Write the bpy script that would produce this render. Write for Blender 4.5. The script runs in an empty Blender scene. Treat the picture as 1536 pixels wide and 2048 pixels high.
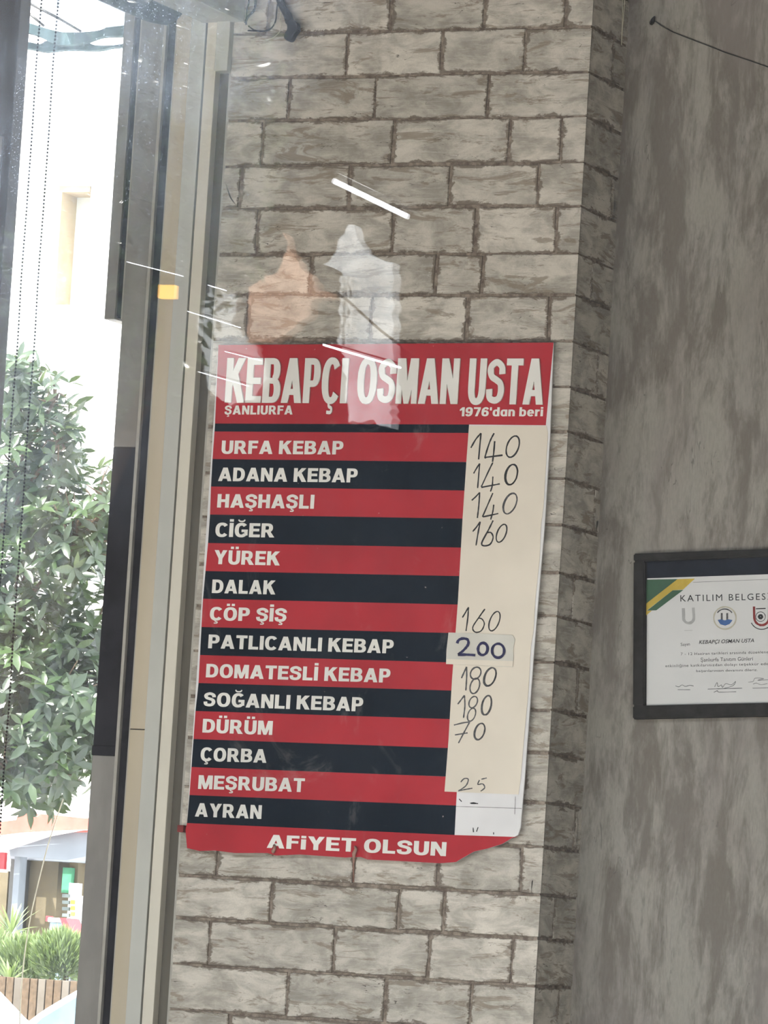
import bpy, bmesh, math, random
from mathutils import Vector, Matrix, noise
random.seed(11)
R = random.random
def U(a, b): return a + (b - a) * random.random()
SC = bpy.context.scene
COL = SC.collection

# ------------------------------------------------------------------ camera
F_PX = 10013.0                       # focal length in pixels of a 1536 x 2048 frame
YAW, PITCH, ROLL = 0.4224, 0.09356, 0.06224
_cy, _sy, _cp, _sp = math.cos(YAW), math.sin(YAW), math.cos(PITCH), math.sin(PITCH)
FWD = Vector((-_sy * _cp, _cy * _cp, _sp))
_r = Vector((_cy, _sy, 0)); _d = FWD.cross(_r)
RGT = math.cos(ROLL) * _r - math.sin(ROLL) * _d
DWN = math.sin(ROLL) * _r + math.cos(ROLL) * _d
EYE = Vector((3.00454, -7.38244, 1.6))
cd = bpy.data.cameras.new('camera'); cam = bpy.data.objects.new('camera', cd); COL.objects.link(cam)
cd.sensor_fit = 'VERTICAL'; cd.sensor_height = 24.0; cd.sensor_width = 18.0
cd.lens = F_PX / 2048.0 * 24.0
cd.clip_start = 0.05; cd.clip_end = 300
m3 = Matrix((RGT, -DWN, -FWD)).transposed()
cam.matrix_world = Matrix.Translation(EYE) @ m3.to_4x4()
SC.camera = cam
def at(x, y, Y):
    """point of the plane y = Y that was measured at pixel x, y of the photograph"""
    v = FWD + RGT * ((x - 768) / F_PX) + DWN * ((y - 1024) / F_PX)
    return EYE + v * ((Y - EYE.y) / v.y)
def atx(x, y, X):
    v = FWD + RGT * ((x - 768) / F_PX) + DWN * ((y - 1024) / F_PX)
    return EYE + v * ((X - EYE.x) / v.x)

# ------------------------------------------------------------------ world, sun, exposure
w = bpy.data.worlds.new('sky'); SC.world = w; w.use_nodes = True
bg = w.node_tree.nodes['Background']
bg.inputs[0].default_value = (0.93, 0.968, 1.0, 1); bg.inputs[1].default_value = 2.3
sl = bpy.data.lights.new('sun', 'SUN'); sl.energy = 7.0; sl.angle = 0.01; sl.color = (1.0, 0.95, 0.88)
so = bpy.data.objects.new('sun', sl); COL.objects.link(so)
so.rotation_euler = Vector((-0.35, -0.62, 1.05)).to_track_quat('Z', 'Y').to_euler()
vs = SC.view_settings
vs.view_transform = 'Standard'; vs.look = 'None'; vs.gamma = 1.0; vs.use_curve_mapping = False
vs.exposure = 1.60
SC.cycles.use_denoising = True
SC.cycles.max_bounces = 7; SC.cycles.transparent_max_bounces = 16
SC.cycles.caustics_reflective = False; SC.cycles.caustics_refractive = False

# ------------------------------------------------------------------ node material helpers
class NT:
    def __init__(s, name):
        s.m = bpy.data.materials.new(name); s.m.use_nodes = True
        s.t = s.m.node_tree; s.t.nodes.clear()
        s.out = s.n('ShaderNodeOutputMaterial')
    def n(s, t, **k):
        o = s.t.nodes.new(t)
        for a, b in k.items(): setattr(o, a, b)
        return o
    def l(s, a, b): s.t.links.new(a, b)
    def setin(s, node, i, v):
        if v is None: return
        if hasattr(v, 'is_output') or isinstance(v, bpy.types.NodeSocket): s.l(v, node.inputs[i])
        else:
            if isinstance(v, tuple) and len(v) == 3 and node.inputs[i].type == 'RGBA': v = (*v, 1)
            node.inputs[i].default_value = v
    def pos(s, scale=(1, 1, 1)):
        g = s.n('ShaderNodeNewGeometry'); mp = s.n('ShaderNodeMapping'); mp.inputs['Scale'].default_value = scale
        s.l(g.outputs['Position'], mp.inputs[0]); return mp.outputs[0]
    def obj(s, scale=(1, 1, 1)):
        g = s.n('ShaderNodeTexCoord'); mp = s.n('ShaderNodeMapping'); mp.inputs['Scale'].default_value = scale
        s.l(g.outputs['Object'], mp.inputs[0]); return mp.outputs[0]
    def noise(s, vec, scale=5, detail=4, rough=0.55, dist=0.0):
        q = s.n('ShaderNodeTexNoise'); s.l(vec, q.inputs['Vector'])
        q.inputs['Scale'].default_value = scale; q.inputs['Detail'].default_value = detail
        q.inputs['Roughness'].default_value = rough; q.inputs['Distortion'].default_value = dist
        return q.outputs['Fac']
    def ramp(s, v, a, b, lo=0.0, hi=1.0):
        q = s.n('ShaderNodeMapRange'); q.interpolation_type = 'SMOOTHSTEP'
        s.l(v, q.inputs[0])
        for i, x in enumerate((a, b, lo, hi)): q.inputs[i + 1].default_value = x
        return q.outputs[0]
    def math(s, op, a, b=0.0):
        q = s.n('ShaderNodeMath'); q.operation = op
        s.setin(q, 0, a); s.setin(q, 1, b); return q.outputs[0]
    def mix(s, f, a, b):
        q = s.n('ShaderNodeMix'); q.data_type = 'RGBA'
        s.setin(q, 0, f); s.setin(q, 6, a); s.setin(q, 7, b); return q.outputs[2]
    def attr(s, name):
        q = s.n('ShaderNodeAttribute'); q.attribute_name = name; return q
    def bsdf(s, col, rough=0.6, spec=0.4, metal=0.0, bump=None, bs=0.3, bd=0.002):
        p = s.n('ShaderNodeBsdfPrincipled')
        s.setin(p, 'Base Color', col); s.setin(p, 'Roughness', rough)
        p.inputs['Specular IOR Level'].default_value = spec; p.inputs['Metallic'].default_value = metal
        if bump is not None:
            b = s.n('ShaderNodeBump'); b.inputs['Strength'].default_value = bs; b.inputs['Distance'].default_value = bd
            s.l(bump, b.inputs['Height']); s.l(b.outputs[0], p.inputs['Normal'])
        return p
    def done(s, sh): s.l(sh.outputs[0], s.out.inputs[0]); return s.m

def plain(name, col, rough=0.6, spec=0.35, var=0.12, sc=30, metal=0.0, bump=0.0, stretch=(1, 1, 1)):
    t = NT(name); v = t.noise(t.pos(stretch), sc, 5, 0.6)
    f = t.ramp(v, 0.3, 0.7)
    a = tuple(max(0, c * (1 - var)) for c in col); b = tuple(min(1, c * (1 + var)) for c in col)
    return t.done(t.bsdf(t.mix(f, a, b), rough, spec, metal, v if bump else None, bump or 0.1))

def mat_brick():
    t = NT('worn brick wallpaper print')
    P = t.pos((1, 1, 1)); info = t.n('ShaderNodeObjectInfo')
    off = t.n('ShaderNodeVectorMath'); off.operation = 'ADD'
    mul = t.n('ShaderNodeMath'); mul.operation = 'MULTIPLY'; mul.inputs[1].default_value = 37.0
    t.l(info.outputs['Random'], mul.inputs[0]); cmb = t.n('ShaderNodeCombineXYZ')
    t.l(mul.outputs[0], cmb.inputs[0]); t.l(mul.outputs[0], cmb.inputs[2])
    t.l(P, off.inputs[0]); t.l(cmb.outputs[0], off.inputs[1]); V = off.outputs[0]
    def mp(sc):
        m = t.n('ShaderNodeMapping'); m.inputs['Scale'].default_value = sc; t.l(V, m.inputs[0]); return m.outputs[0]
    fine = t.noise(mp((1, 1, 1)), 420, 3, 0.7)
    cloud = t.noise(mp((1, 1, 2.0)), 14, 8, 0.66, 0.4)
    streak = t.noise(mp((1.0, 1.0, 4.8)), 9, 10, 0.74, 0.7)
    drag = t.noise(mp((0.6, 0.6, 9)), 34, 5, 0.7, 0.3)
    base = t.mix(t.ramp(cloud, 0.34, 0.66), (0.35, 0.322, 0.28), (0.68, 0.63, 0.555))
    base = t.mix(t.math('MULTIPLY', t.ramp(drag, 0.52, 0.68), 0.4), base, (0.76, 0.71, 0.66))
    st = t.ramp(streak, 0.53, 0.60)
    base = t.mix(t.math('MULTIPLY', st, 0.74), base, (0.25, 0.20, 0.15))
    ed = t.attr('edge').outputs['Fac']
    en = t.noise(mp((1, 1, 2.4)), 17, 8, 0.74, 0.9)
    e = t.math('ADD', t.math('MULTIPLY', ed, 0.40), en)
    ef = t.ramp(e, 0.82, 0.90)
    base = t.mix(t.math('MULTIPLY', ef, 0.88), base, (0.165, 0.128, 0.10))
    # hairline cracks, nearly level, in a part of the bricks
    cr = t.noise(mp((1, 1, 6.5)), 11, 3, 0.5, 0.4)
    c1 = t.math('ABSOLUTE', t.math('SUBTRACT', cr, 0.5))
    cm = t.math('MULTIPLY', t.ramp(c1, 0.0035, 0.0012), t.ramp(t.noise(mp((1, 1, 1)), 14, 2), 0.54, 0.60))
    base = t.mix(t.math('MULTIPLY', cm, 0.85), base, (0.045, 0.035, 0.03))
    # chalky flecks by the rims
    fl = t.math('MULTIPLY', t.ramp(t.noise(mp((1, 1, 2.5)), 75, 5, 0.75, 1.0), 0.60, 0.66), t.ramp(e, 0.56, 0.72))
    base = t.mix(t.math('MULTIPLY', fl, 0.6), base, (0.72, 0.69, 0.63))
    base = t.mix(t.math('MULTIPLY', t.ramp(fine, 0.35, 0.65), 0.16), base, (0.25, 0.235, 0.21))
    hs = t.n('ShaderNodeHueSaturation'); t.l(base, hs.inputs['Color'])
    t.l(t.ramp(info.outputs['Random'], 0, 1, 0.88, 1.08), hs.inputs['Value'])
    return t.done(t.bsdf(hs.outputs[0], 0.62, 0.3, 0, t.math('ADD', streak, t.math('MULTIPLY', fine, 0.3)), 0.35, 0.0012))

def mat_mortar():
    t = NT('brown printed mortar')
    n = t.noise(t.pos((1, 1, 1)), 60, 6, 0.7)
    return t.done(t.bsdf(t.mix(t.ramp(n, 0.35, 0.7), (0.12, 0.092, 0.074), (0.34, 0.285, 0.235)), 0.7, 0.25, 0, n, 0.3))

def mat_stucco():
    t = NT('streaky grey concrete wallpaper')
    a = t.noise(t.pos((1, 1, 0.24)), 22, 10, 0.72, 0.25)
    b = t.noise(t.pos((1, 1, 0.15)), 55, 8, 0.78, 0.2)
    c = t.noise(t.pos((1, 1, 0.35)), 9.0, 6, 0.66, 0.3)
    g = t.noise(t.pos((1, 1, 0.25)), 330, 3, 0.75)
    col = t.mix(t.ramp(a, 0.42, 0.58), (0.165, 0.145, 0.125), (0.30, 0.28, 0.25))
    col = t.mix(t.math('MULTIPLY', t.ramp(c, 0.5, 0.68), 0.5), col, (0.235, 0.205, 0.19))
    col = t.mix(t.math('MULTIPLY', t.ramp(b, 0.60, 0.68), 0.62), col, (0.155, 0.14, 0.125))
    col = t.mix(t.math('MULTIPLY', t.ramp(b, 0.36, 0.28), 0.6), col, (0.40, 0.385, 0.35))
    crk = t.math('ABSOLUTE', t.math('SUBTRACT', t.noise(t.pos((1, 1, 0.12)), 40, 3, 0.6, 0.5), 0.5))
    cm = t.math('MULTIPLY', t.ramp(crk, 0.004, 0.0012), t.ramp(t.noise(t.pos((1, 1, 1)), 12, 2), 0.55, 0.62))
    col = t.mix(t.math('MULTIPLY', cm, 0.7), col, (0.07, 0.06, 0.055))
    col = t.mix(t.math('MULTIPLY', t.ramp(g, 0.4, 0.62), 0.30), col, (0.20, 0.19, 0.17))
    return t.done(t.bsdf(col, 0.6, 0.3, 0, t.math('ADD', b, t.math('MULTIPLY', g, 0.4)), 0.3, 0.001))

def mat_print(name, col, rough=0.42, specks=True, coat=0.3):
    t = NT(name)
    n = t.noise(t.pos(), 6, 4, 0.6); s = t.noise(t.pos(), 150, 2, 0.6)
    c = t.mix(t.ramp(n, 0.3, 0.7), tuple(x * 0.9 for x in col), tuple(min(1, x * 1.1) for x in col))
    if specks: c = t.mix(t.math('MULTIPLY', t.ramp(s, 0.755, 0.78), 0.6), c, (0.6, 0.5, 0.45))
    dust = t.noise(t.pos((1, 1, .6)), 9, 6, 0.7, 1.0)
    c = t.mix(t.math('MULTIPLY', t.ramp(dust, 0.56, 0.74), 0.14), c, (0.55, 0.52, 0.5))
    return t.done(t.bsdf(c, 0.6, 0.04))

def mat_glass(name, dust=0.03, tl=0.0, ior=1.5, lean=False):
    """thin clear pane: straight transmission, fresnel mirror, a little dirt and painted bluish haze on it"""
    t = NT(name)
    tr = t.n('ShaderNodeBsdfTransparent'); tr.inputs[0].default_value = (0.98, 0.983, 0.978, 1)
    gl = t.n('ShaderNodeBsdfGlossy'); gl.inputs['Roughness'].default_value = 0.0; gl.inputs[0].default_value = (0.95, 0.97, 1, 1)
    fr = t.n('ShaderNodeFresnel'); fr.inputs[0].default_value = ior
    m = t.n('ShaderNodeMixShader'); t.l(fr.outputs[0], m.inputs[0]); t.l(tr.outputs[0], m.inputs[1]); t.l(gl.outputs[0], m.inputs[2])
    df = t.n('ShaderNodeBsdfDiffuse'); df.inputs[0].default_value = (0.50, 0.60, 0.76, 1)  # blue tint of the painted haze, shared with the dust
    tn = t.n('ShaderNodeBsdfTranslucent'); tn.inputs[0].default_value = (0.75, 0.82, 0.9, 1)
    dd = t.n('ShaderNodeMixShader'); dd.inputs[0].default_value = tl; t.l(df.outputs[0], dd.inputs[1]); t.l(tn.outputs[0], dd.inputs[2])
    a = t.noise(t.pos((1, 1, 0.16)), 60, 5, 0.7, 0.3); b = t.noise(t.pos(), 4.5, 5, 0.6, 0.6)
    sp = t.noise(t.pos(), 900, 1, 0.5)
    f = t.math('MULTIPLY', t.ramp(a, 0.3, 0.75, 0.5, 1.5), dust)
    f = t.math('MULTIPLY', f, t.ramp(b, 0.3, 0.7, 0.6, 1.5))
    speck = t.math('MULTIPLY', t.ramp(sp, 0.80, 0.83), 0.5)
    if lean:                                  # sky sheen painted as bluish haze on the upper left, with dust specks
        g = t.n('ShaderNodeNewGeometry'); sx = t.n('ShaderNodeSeparateXYZ'); t.l(g.outputs['Position'], sx.inputs[0])
        q = t.math('SUBTRACT', t.math('MULTIPLY', sx.outputs[2], 0.62), sx.outputs[0])
        q = t.math('ADD', q, t.math('MULTIPLY', b, 0.25))
        k = t.math('MULTIPLY', t.ramp(q, 0.50, 0.90), t.ramp(q, 1.04, 0.90, 0.25, 1.0))
        f = t.math('MULTIPLY', f, t.math('ADD', 0.15, t.math('MULTIPLY', k, 3.6)))
        speck = t.math('MULTIPLY', t.math('MULTIPLY', t.ramp(sp, 0.69, 0.73), 0.30), k)
    f = t.math('ADD', f, speck)
    o = t.n('ShaderNodeMixShader'); t.l(f, o.inputs[0]); t.l(m.outputs[0], o.inputs[1]); t.l(dd.outputs[0], o.inputs[2])
    return t.done(o)

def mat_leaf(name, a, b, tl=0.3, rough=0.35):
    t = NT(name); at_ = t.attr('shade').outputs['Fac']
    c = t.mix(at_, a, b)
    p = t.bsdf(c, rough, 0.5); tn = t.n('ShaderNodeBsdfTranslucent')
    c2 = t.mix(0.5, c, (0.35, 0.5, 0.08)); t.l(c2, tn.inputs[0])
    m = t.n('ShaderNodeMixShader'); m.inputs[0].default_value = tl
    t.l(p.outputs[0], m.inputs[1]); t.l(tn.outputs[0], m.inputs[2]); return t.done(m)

def mat_emit(name, col, s):
    t = NT(name); e = t.n('ShaderNodeEmission'); e.inputs[0].default_value = (*col, 1); e.inputs[1].default_value = s
    return t.done(e)

M = {}
M['brick'] = mat_brick(); M['mortar'] = mat_mortar(); M['stucco'] = mat_stucco()
M['red'] = mat_print('red sign print', (0.44, 0.034, 0.046)); M['navy'] = mat_print('dark navy sign print', (0.005, 0.011, 0.020))
M['white_print'] = mat_print('white lettering', (0.78, 0.76, 0.72), 0.45, False); M['white_panel'] = mat_print('white sign panel', (0.74, 0.73, 0.74), 0.4, False)
M['paper'] = plain('cream price paper', (0.76, 0.69, 0.59), 0.8, 0.2, 0.05, 7)
M['patch'] = plain('greyish taped paper', (0.62, 0.60, 0.54), 0.5, 0.4, 0.08, 12)
M['ink'] = plain('black pen ink', (0.025, 0.025, 0.028), 0.6, 0.3, 0.2, 200)
M['ink_grey'] = plain('worn grey ink', (0.10, 0.10, 0.105), 0.6, 0.3, 0.4, 300)
M['blue_ink'] = plain('dark blue marker ink', (0.012, 0.012, 0.07), 0.5, 0.3, 0.2, 200)
M['upvc'] = plain('cream white window plastic', (0.66, 0.62, 0.53), 0.4, 0.4, 0.05, 4)
M['upvc_grey'] = plain('grey white window plastic', (0.50, 0.50, 0.46), 0.45, 0.4, 0.06, 5)
M['beige'] = plain('beige window profile', (0.50, 0.43, 0.32), 0.5, 0.35, 0.07, 6, stretch=(1, 1, .3))
M['gasket'] = plain('dark rubber gasket', (0.10, 0.115, 0.11), 0.65, 0.12, 0.15, 20)
M['dark_trim'] = plain('dark brown grey trim', (0.115, 0.105, 0.088), 0.65, 0.12, 0.15, 8, stretch=(1, 1, .2))
M['black_panel'] = plain('black glazing strip', (0.022, 0.022, 0.028), 0.65, 0.12, 0.3, 14)
M['grey_panel'] = plain('grey aluminium strip', (0.245, 0.23, 0.215), 0.45, 0.4, 0.1, 25, stretch=(1, 1, .4))
M['pale_bead'] = plain('pale glazing bead', (0.40, 0.38, 0.34), 0.4, 0.4, 0.1, 25)
M['post'] = plain('olive brown painted post', (0.05, 0.040, 0.028), 0.65, 0.12, 0.2, 6, stretch=(1, 1, .2))
M['white_paint'] = plain('white paint', (0.78, 0.78, 0.76), 0.6, 0.3, 0.05, 4)
M['plaster'] = plain('pale plaster', (0.55, 0.53, 0.49), 0.8, 0.2, 0.06, 3)
M['olive_bounce'] = plain('olive bounce wall paint', (0.36, 0.34, 0.12), 0.7, 0.2, 0.05, 3)  # unseen wall made olive to tint the light bounced onto the pillar side
M['grey_ceiling'] = plain('grey ceiling paint', (0.22, 0.215, 0.20), 0.8, 0.2, 0.05, 3)
M['floor'] = plain('grey floor tile', (0.30, 0.29, 0.28), 0.4, 0.4, 0.1, 3)
M['asphalt'] = plain('pale paving', (0.47, 0.445, 0.42), 0.85, 0.2, 0.12, 4)
M['black'] = plain('black plastic', (0.012, 0.012, 0.014), 0.65, 0.12, 0.2, 60)
M['blue_cloth'] = plain('dark blue grey awning cloth', (0.022, 0.038, 0.055), 0.7, 0.2, 0.35, 22, stretch=(1, 1, .1))
M['valance'] = plain('grey green valance cloth', (0.045, 0.075, 0.085), 0.8, 0.2, 0.45, 30, stretch=(1, 1, .08))
M['steel'] = plain('dark steel', (0.06, 0.06, 0.06), 0.4, 0.4, 0.1, 40, 0.6)
M['frame_black'] = plain('black picture frame', (0.022, 0.021, 0.020), 0.65, 0.12, 0.25, 60)
M['mat_board'] = plain('blue black mat board', (0.012, 0.016, 0.026), 0.65, 0.12, 0.15, 30)
M['cert'] = plain('white certificate paper', (0.62, 0.62, 0.62), 0.6, 0.3, 0.03, 9)
M['green_print'] = plain('green print', (0.035, 0.10, 0.055), 0.5, 0.3, 0.1, 30)
M['gold_print'] = plain('gold print', (0.50, 0.36, 0.05), 0.5, 0.3, 0.1, 30)
M['print_grey'] = plain('pale grey print', (0.38, 0.38, 0.38), 0.6, 0.3, 0.1, 60)
M['print_tan'] = plain('tan print', (0.45, 0.42, 0.34), 0.6, 0.3, 0.1, 60)
M['print_blue'] = plain('blue print', (0.05, 0.12, 0.30), 0.6, 0.3, 0.1, 60)
M['print_maroon'] = plain('maroon print', (0.22, 0.03, 0.03), 0.6, 0.3, 0.1, 60)
M['string'] = plain('off white string', (0.55, 0.52, 0.42), 0.8, 0.2, 0.1, 50)
M['tape'] = plain('rusty tie', (0.34, 0.20, 0.16), 0.7, 0.2, 0.3, 80)
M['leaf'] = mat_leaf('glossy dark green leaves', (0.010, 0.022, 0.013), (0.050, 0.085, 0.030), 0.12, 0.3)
M['shrub_leaf'] = mat_leaf('light green leaves', (0.035, 0.065, 0.035), (0.19, 0.25, 0.11), 0.2, 0.5)
M['bark'] = plain('brown bark', (0.09, 0.065, 0.045), 0.9, 0.1, 0.3, 40)
M['glass_front'] = mat_glass('shop front glass', 0.012, 0.25, 1.5, True)
M['glass_side'] = mat_glass('side window glass', 0.016, 0.75, 1.4)
M['house_white'] = plain('sunlit white render', (0.80, 0.79, 0.76), 0.9, 0.1, 0.03, 1)
M['house_tan'] = plain('tan window reveal shade', (0.36, 0.29, 0.20), 0.8, 0.2, 0.1, 6)  # shade of the recess put into a low tan colour
M['window_glass'] = plain('dim window pane', (0.62, 0.64, 0.62), 0.2, 0.5, 0.1, 2)
M['kiosk_wall'] = plain('ochre kiosk wall', (0.12, 0.10, 0.065), 0.8, 0.2, 0.2, 6)
M['kiosk_grey'] = plain('blue grey kiosk trim', (0.15, 0.17, 0.20), 0.6, 0.3, 0.1, 6)
M['awning_red'] = plain('faded red awning cloth', (0.55, 0.10, 0.08), 0.8, 0.2, 0.12, 14)
M['awning_white'] = plain('white awning cloth', (0.85, 0.78, 0.76), 0.8, 0.2, 0.04, 14)
M['sign_green'] = plain('green board', (0.05, 0.22, 0.12), 0.6, 0.3, 0.3, 10)
M['sign_grey'] = plain('grey marks', (0.10, 0.12, 0.12), 0.6, 0.3, 0.3, 10)
M['red_paint'] = plain('red paint', (0.45, 0.03, 0.04), 0.5, 0.4, 0.1, 10)
M['pale_blue'] = plain('pale blue enamel', (0.20, 0.30, 0.37), 0.4, 0.4, 0.05, 10)
M['car_paint'] = plain('white car paint', (0.55, 0.57, 0.60), 0.25, 0.5, 0.03, 3)
M['car_blue'] = plain('blue grey car paint', (0.14, 0.21, 0.29), 0.25, 0.5, 0.05, 3)
M['car_glass'] = plain('car glass', (0.16, 0.24, 0.30), 0.1, 0.6, 0.2, 3)
M['tyre'] = plain('tyre rubber', (0.02, 0.02, 0.02), 0.8, 0.2, 0.1, 20)
M['facade_dark'] = plain('dark stone facade', (0.026, 0.024, 0.022), 0.9, 0.1, 0.2, 2)
M['facade_mid'] = plain('brown stone band', (0.11, 0.095, 0.08), 0.9, 0.1, 0.2, 2)
M['pale_stone'] = plain('pale grey stone', (0.78, 0.80, 0.82), 0.9, 0.1, 0.25, 5)
M['terracotta'] = plain('terracotta reflection patch', (0.62, 0.36, 0.24), 0.9, 0.1, 0.25, 5)
M['yellow'] = mat_emit('lit yellow sign', (1.0, 0.50, 0.07), 4.2)
M['lamp'] = mat_emit('lit fluorescent tube', (0.92, 0.95, 1.0), 9)
M['lamp_soft'] = mat_emit('lit frosted lamp cover', (0.96, 0.97, 1.0), 4.5)

# ------------------------------------------------------------------ object helpers
def mesh_obj(name, bm, mats, parent=None, smooth=False):
    me = bpy.data.meshes.new(name); bm.to_mesh(me); bm.free()
    for m in (mats if isinstance(mats, (list, tuple)) else [mats]): me.materials.append(m)
    if smooth:
        for p in me.polygons: p.use_smooth = True
    o = bpy.data.objects.new(name, me); COL.objects.link(o)
    if parent: o.parent = parent
    return o
def empty(name, loc=(0, 0, 0)):
    o = bpy.data.objects.new(name, None); o.empty_display_size = 0.05; o.location = loc; COL.objects.link(o); return o
def tag(o, label=None, cat=None, group=None, kind=None):
    if label: o['label'] = label
    if cat: o['category'] = cat
    if group: o['group'] = group
    if kind: o['kind'] = kind
    return o
def adopt(root):
    """children were modelled in scene coordinates: keep them there under a root that stands elsewhere"""
    inv = Matrix.Translation(root.location).inverted()
    for c in root.children: c.matrix_parent_inverse = inv
def bx(bm, x0, x1, y0, y1, z0, z1, bev=0.0, mi=0):
    b = bmesh.new(); bmesh.ops.create_cube(b, size=1)
    for v in b.verts: v.co = Vector((x0 + (v.co.x + .5) * (x1 - x0), y0 + (v.co.y + .5) * (y1 - y0), z0 + (v.co.z + .5) * (z1 - z0)))
    if bev: bmesh.ops.bevel(b, geom=list(b.edges), offset=bev, segments=2, affect='EDGES', profile=0.6)
    join(bm, b, mi)
def join(bm, b, mi=0):
    mp = {}
    for v in b.verts: mp[v] = bm.verts.new(v.co)
    for f in b.faces:
        try:
            g = bm.faces.new([mp[v] for v in f.verts]); g.material_index = mi; g.smooth = f.smooth
        except ValueError: pass
    b.free()
def box(name, m, x0, x1, y0, y1, z0, z1, bev=0.0, parent=None):
    bm = bmesh.new(); bx(bm, x0, x1, y0, y1, z0, z1, bev); return mesh_obj(name, bm, m, parent)
def prism(bm, pts, dep, mi=0):
    """pts: Vectors round an outline; dep: extrusion vector"""
    a = [bm.verts.new(p) for p in pts]; b = [bm.verts.new(p + dep) for p in pts]
    n = len(pts)
    f = bm.faces.new(a); f.material_index = mi
    f = bm.faces.new(b[::-1]); f.material_index = mi
    for i in range(n):
        f = bm.faces.new((a[i], b[i], b[(i + 1) % n], a[(i + 1) % n])); f.material_index = mi
    bmesh.ops.recalc_face_normals(bm, faces=bm.faces)
def tube(bm, pts, r, seg=6, cap=True, mi=0):
    pts = [Vector(p) for p in pts]; rs = r if isinstance(r, (list, tuple)) else [r] * len(pts)
    rings = []
    up = Vector((0.13, 0.37, 0.92))
    for i, p in enumerate(pts):
        d = (pts[min(i + 1, len(pts) - 1)] - pts[max(i - 1, 0)])
        if d.length < 1e-9: d = Vector((0, 0, 1))
        d.normalize()
        a = d.cross(up)
        if a.length < 1e-3: a = d.cross(Vector((1, 0, 0)))
        a.normalize(); b = d.cross(a)
        rings.append([bm.verts.new(p + (a * math.cos(2 * math.pi * k / seg) + b * math.sin(2 * math.pi * k / seg)) * rs[i]) for k in range(seg)])
    for i in range(len(rings) - 1):
        for k in range(seg):
            f = bm.faces.new((rings[i][k], rings[i][(k + 1) % seg], rings[i + 1][(k + 1) % seg], rings[i + 1][k])); f.smooth = True; f.material_index = mi
    if cap:
        bm.faces.new(rings[0][::-1]).material_index = mi; bm.faces.new(rings[-1]).material_index = mi
def crom(pts, n=5):
    out = []
    P = [pts[0]] + list(pts) + [pts[-1]]
    for i in range(1, len(P) - 2):
        for k in range(n):
            t = k / n; t2 = t * t; t3 = t2 * t
            out.append(tuple(0.5 * (2 * P[i][j] + (P[i + 1][j] - P[i - 1][j]) * t + (2 * P[i - 1][j] - 5 * P[i][j] + 4 * P[i + 1][j] - P[i + 2][j]) * t2 + (3 * P[i][j] - P[i - 1][j] - 3 * P[i + 1][j] + P[i + 2][j]) * t3) for j in range(len(P[0]))))
    out.append(tuple(pts[-1])); return out
def poly_px(name, m, pts, Y, th, parent=None):
    bm = bmesh.new(); prism(bm, [at(x, y, Y) for x, y in pts], Vector((0, th, 0))); return mesh_obj(name, bm, m, parent)

# ------------------------------------------------------------------ flat lettering
def text_mesh(s, bold=0.0, ext=0.0, space=1.0, shear=0.0):
    cu = bpy.data.curves.new('t', 'FONT'); cu.body = s; cu.size = 1; cu.offset = bold; cu.extrude = ext
    cu.space_character = space; cu.shear = shear; cu.resolution_u = 3
    ob = bpy.data.objects.new('t', cu); me = bpy.data.meshes.new_from_object(ob)
    bpy.data.objects.remove(ob); bpy.data.curves.remove(cu); return me
_H = {}
def text_px(name, s, bl, br, hl, hr, Y, m, parent, bold=0.03, ext=0.0, space=1.0, lift=0.0012, shear=0.0, lean=0.064, thick=0.001):
    """letters fitted between the two measured baseline ends; hl, hr = capital height at the ends, px"""
    me = text_mesh(s, bold, ext, space, shear)
    if bold not in _H:
        h = text_mesh('H', bold); _H[bold] = (min(v.co.y for v in h.vertices), max(v.co.y for v in h.vertices))
    h0, h1 = _H[bold]
    x0 = min(v.co.x for v in me.vertices); x1 = max(v.co.x for v in me.vertices)
    for v in me.vertices:
        u = (v.co.x - x0) / (x1 - x0); q = (v.co.y - h0) / (h1 - h0); h = hl + (hr - hl) * u
        px = bl[0] + (br[0] - bl[0]) * u + lean * q * h; py = bl[1] + (br[1] - bl[1]) * u - q * h
        v.co = at(px, py, Y - lift - (thick * (v.co.z + ext) / (2 * ext) if ext else 0))
    me.materials.append(m); me.name = name
    o = bpy.data.objects.new(name, me); COL.objects.link(o); o.parent = parent
    return o
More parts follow.
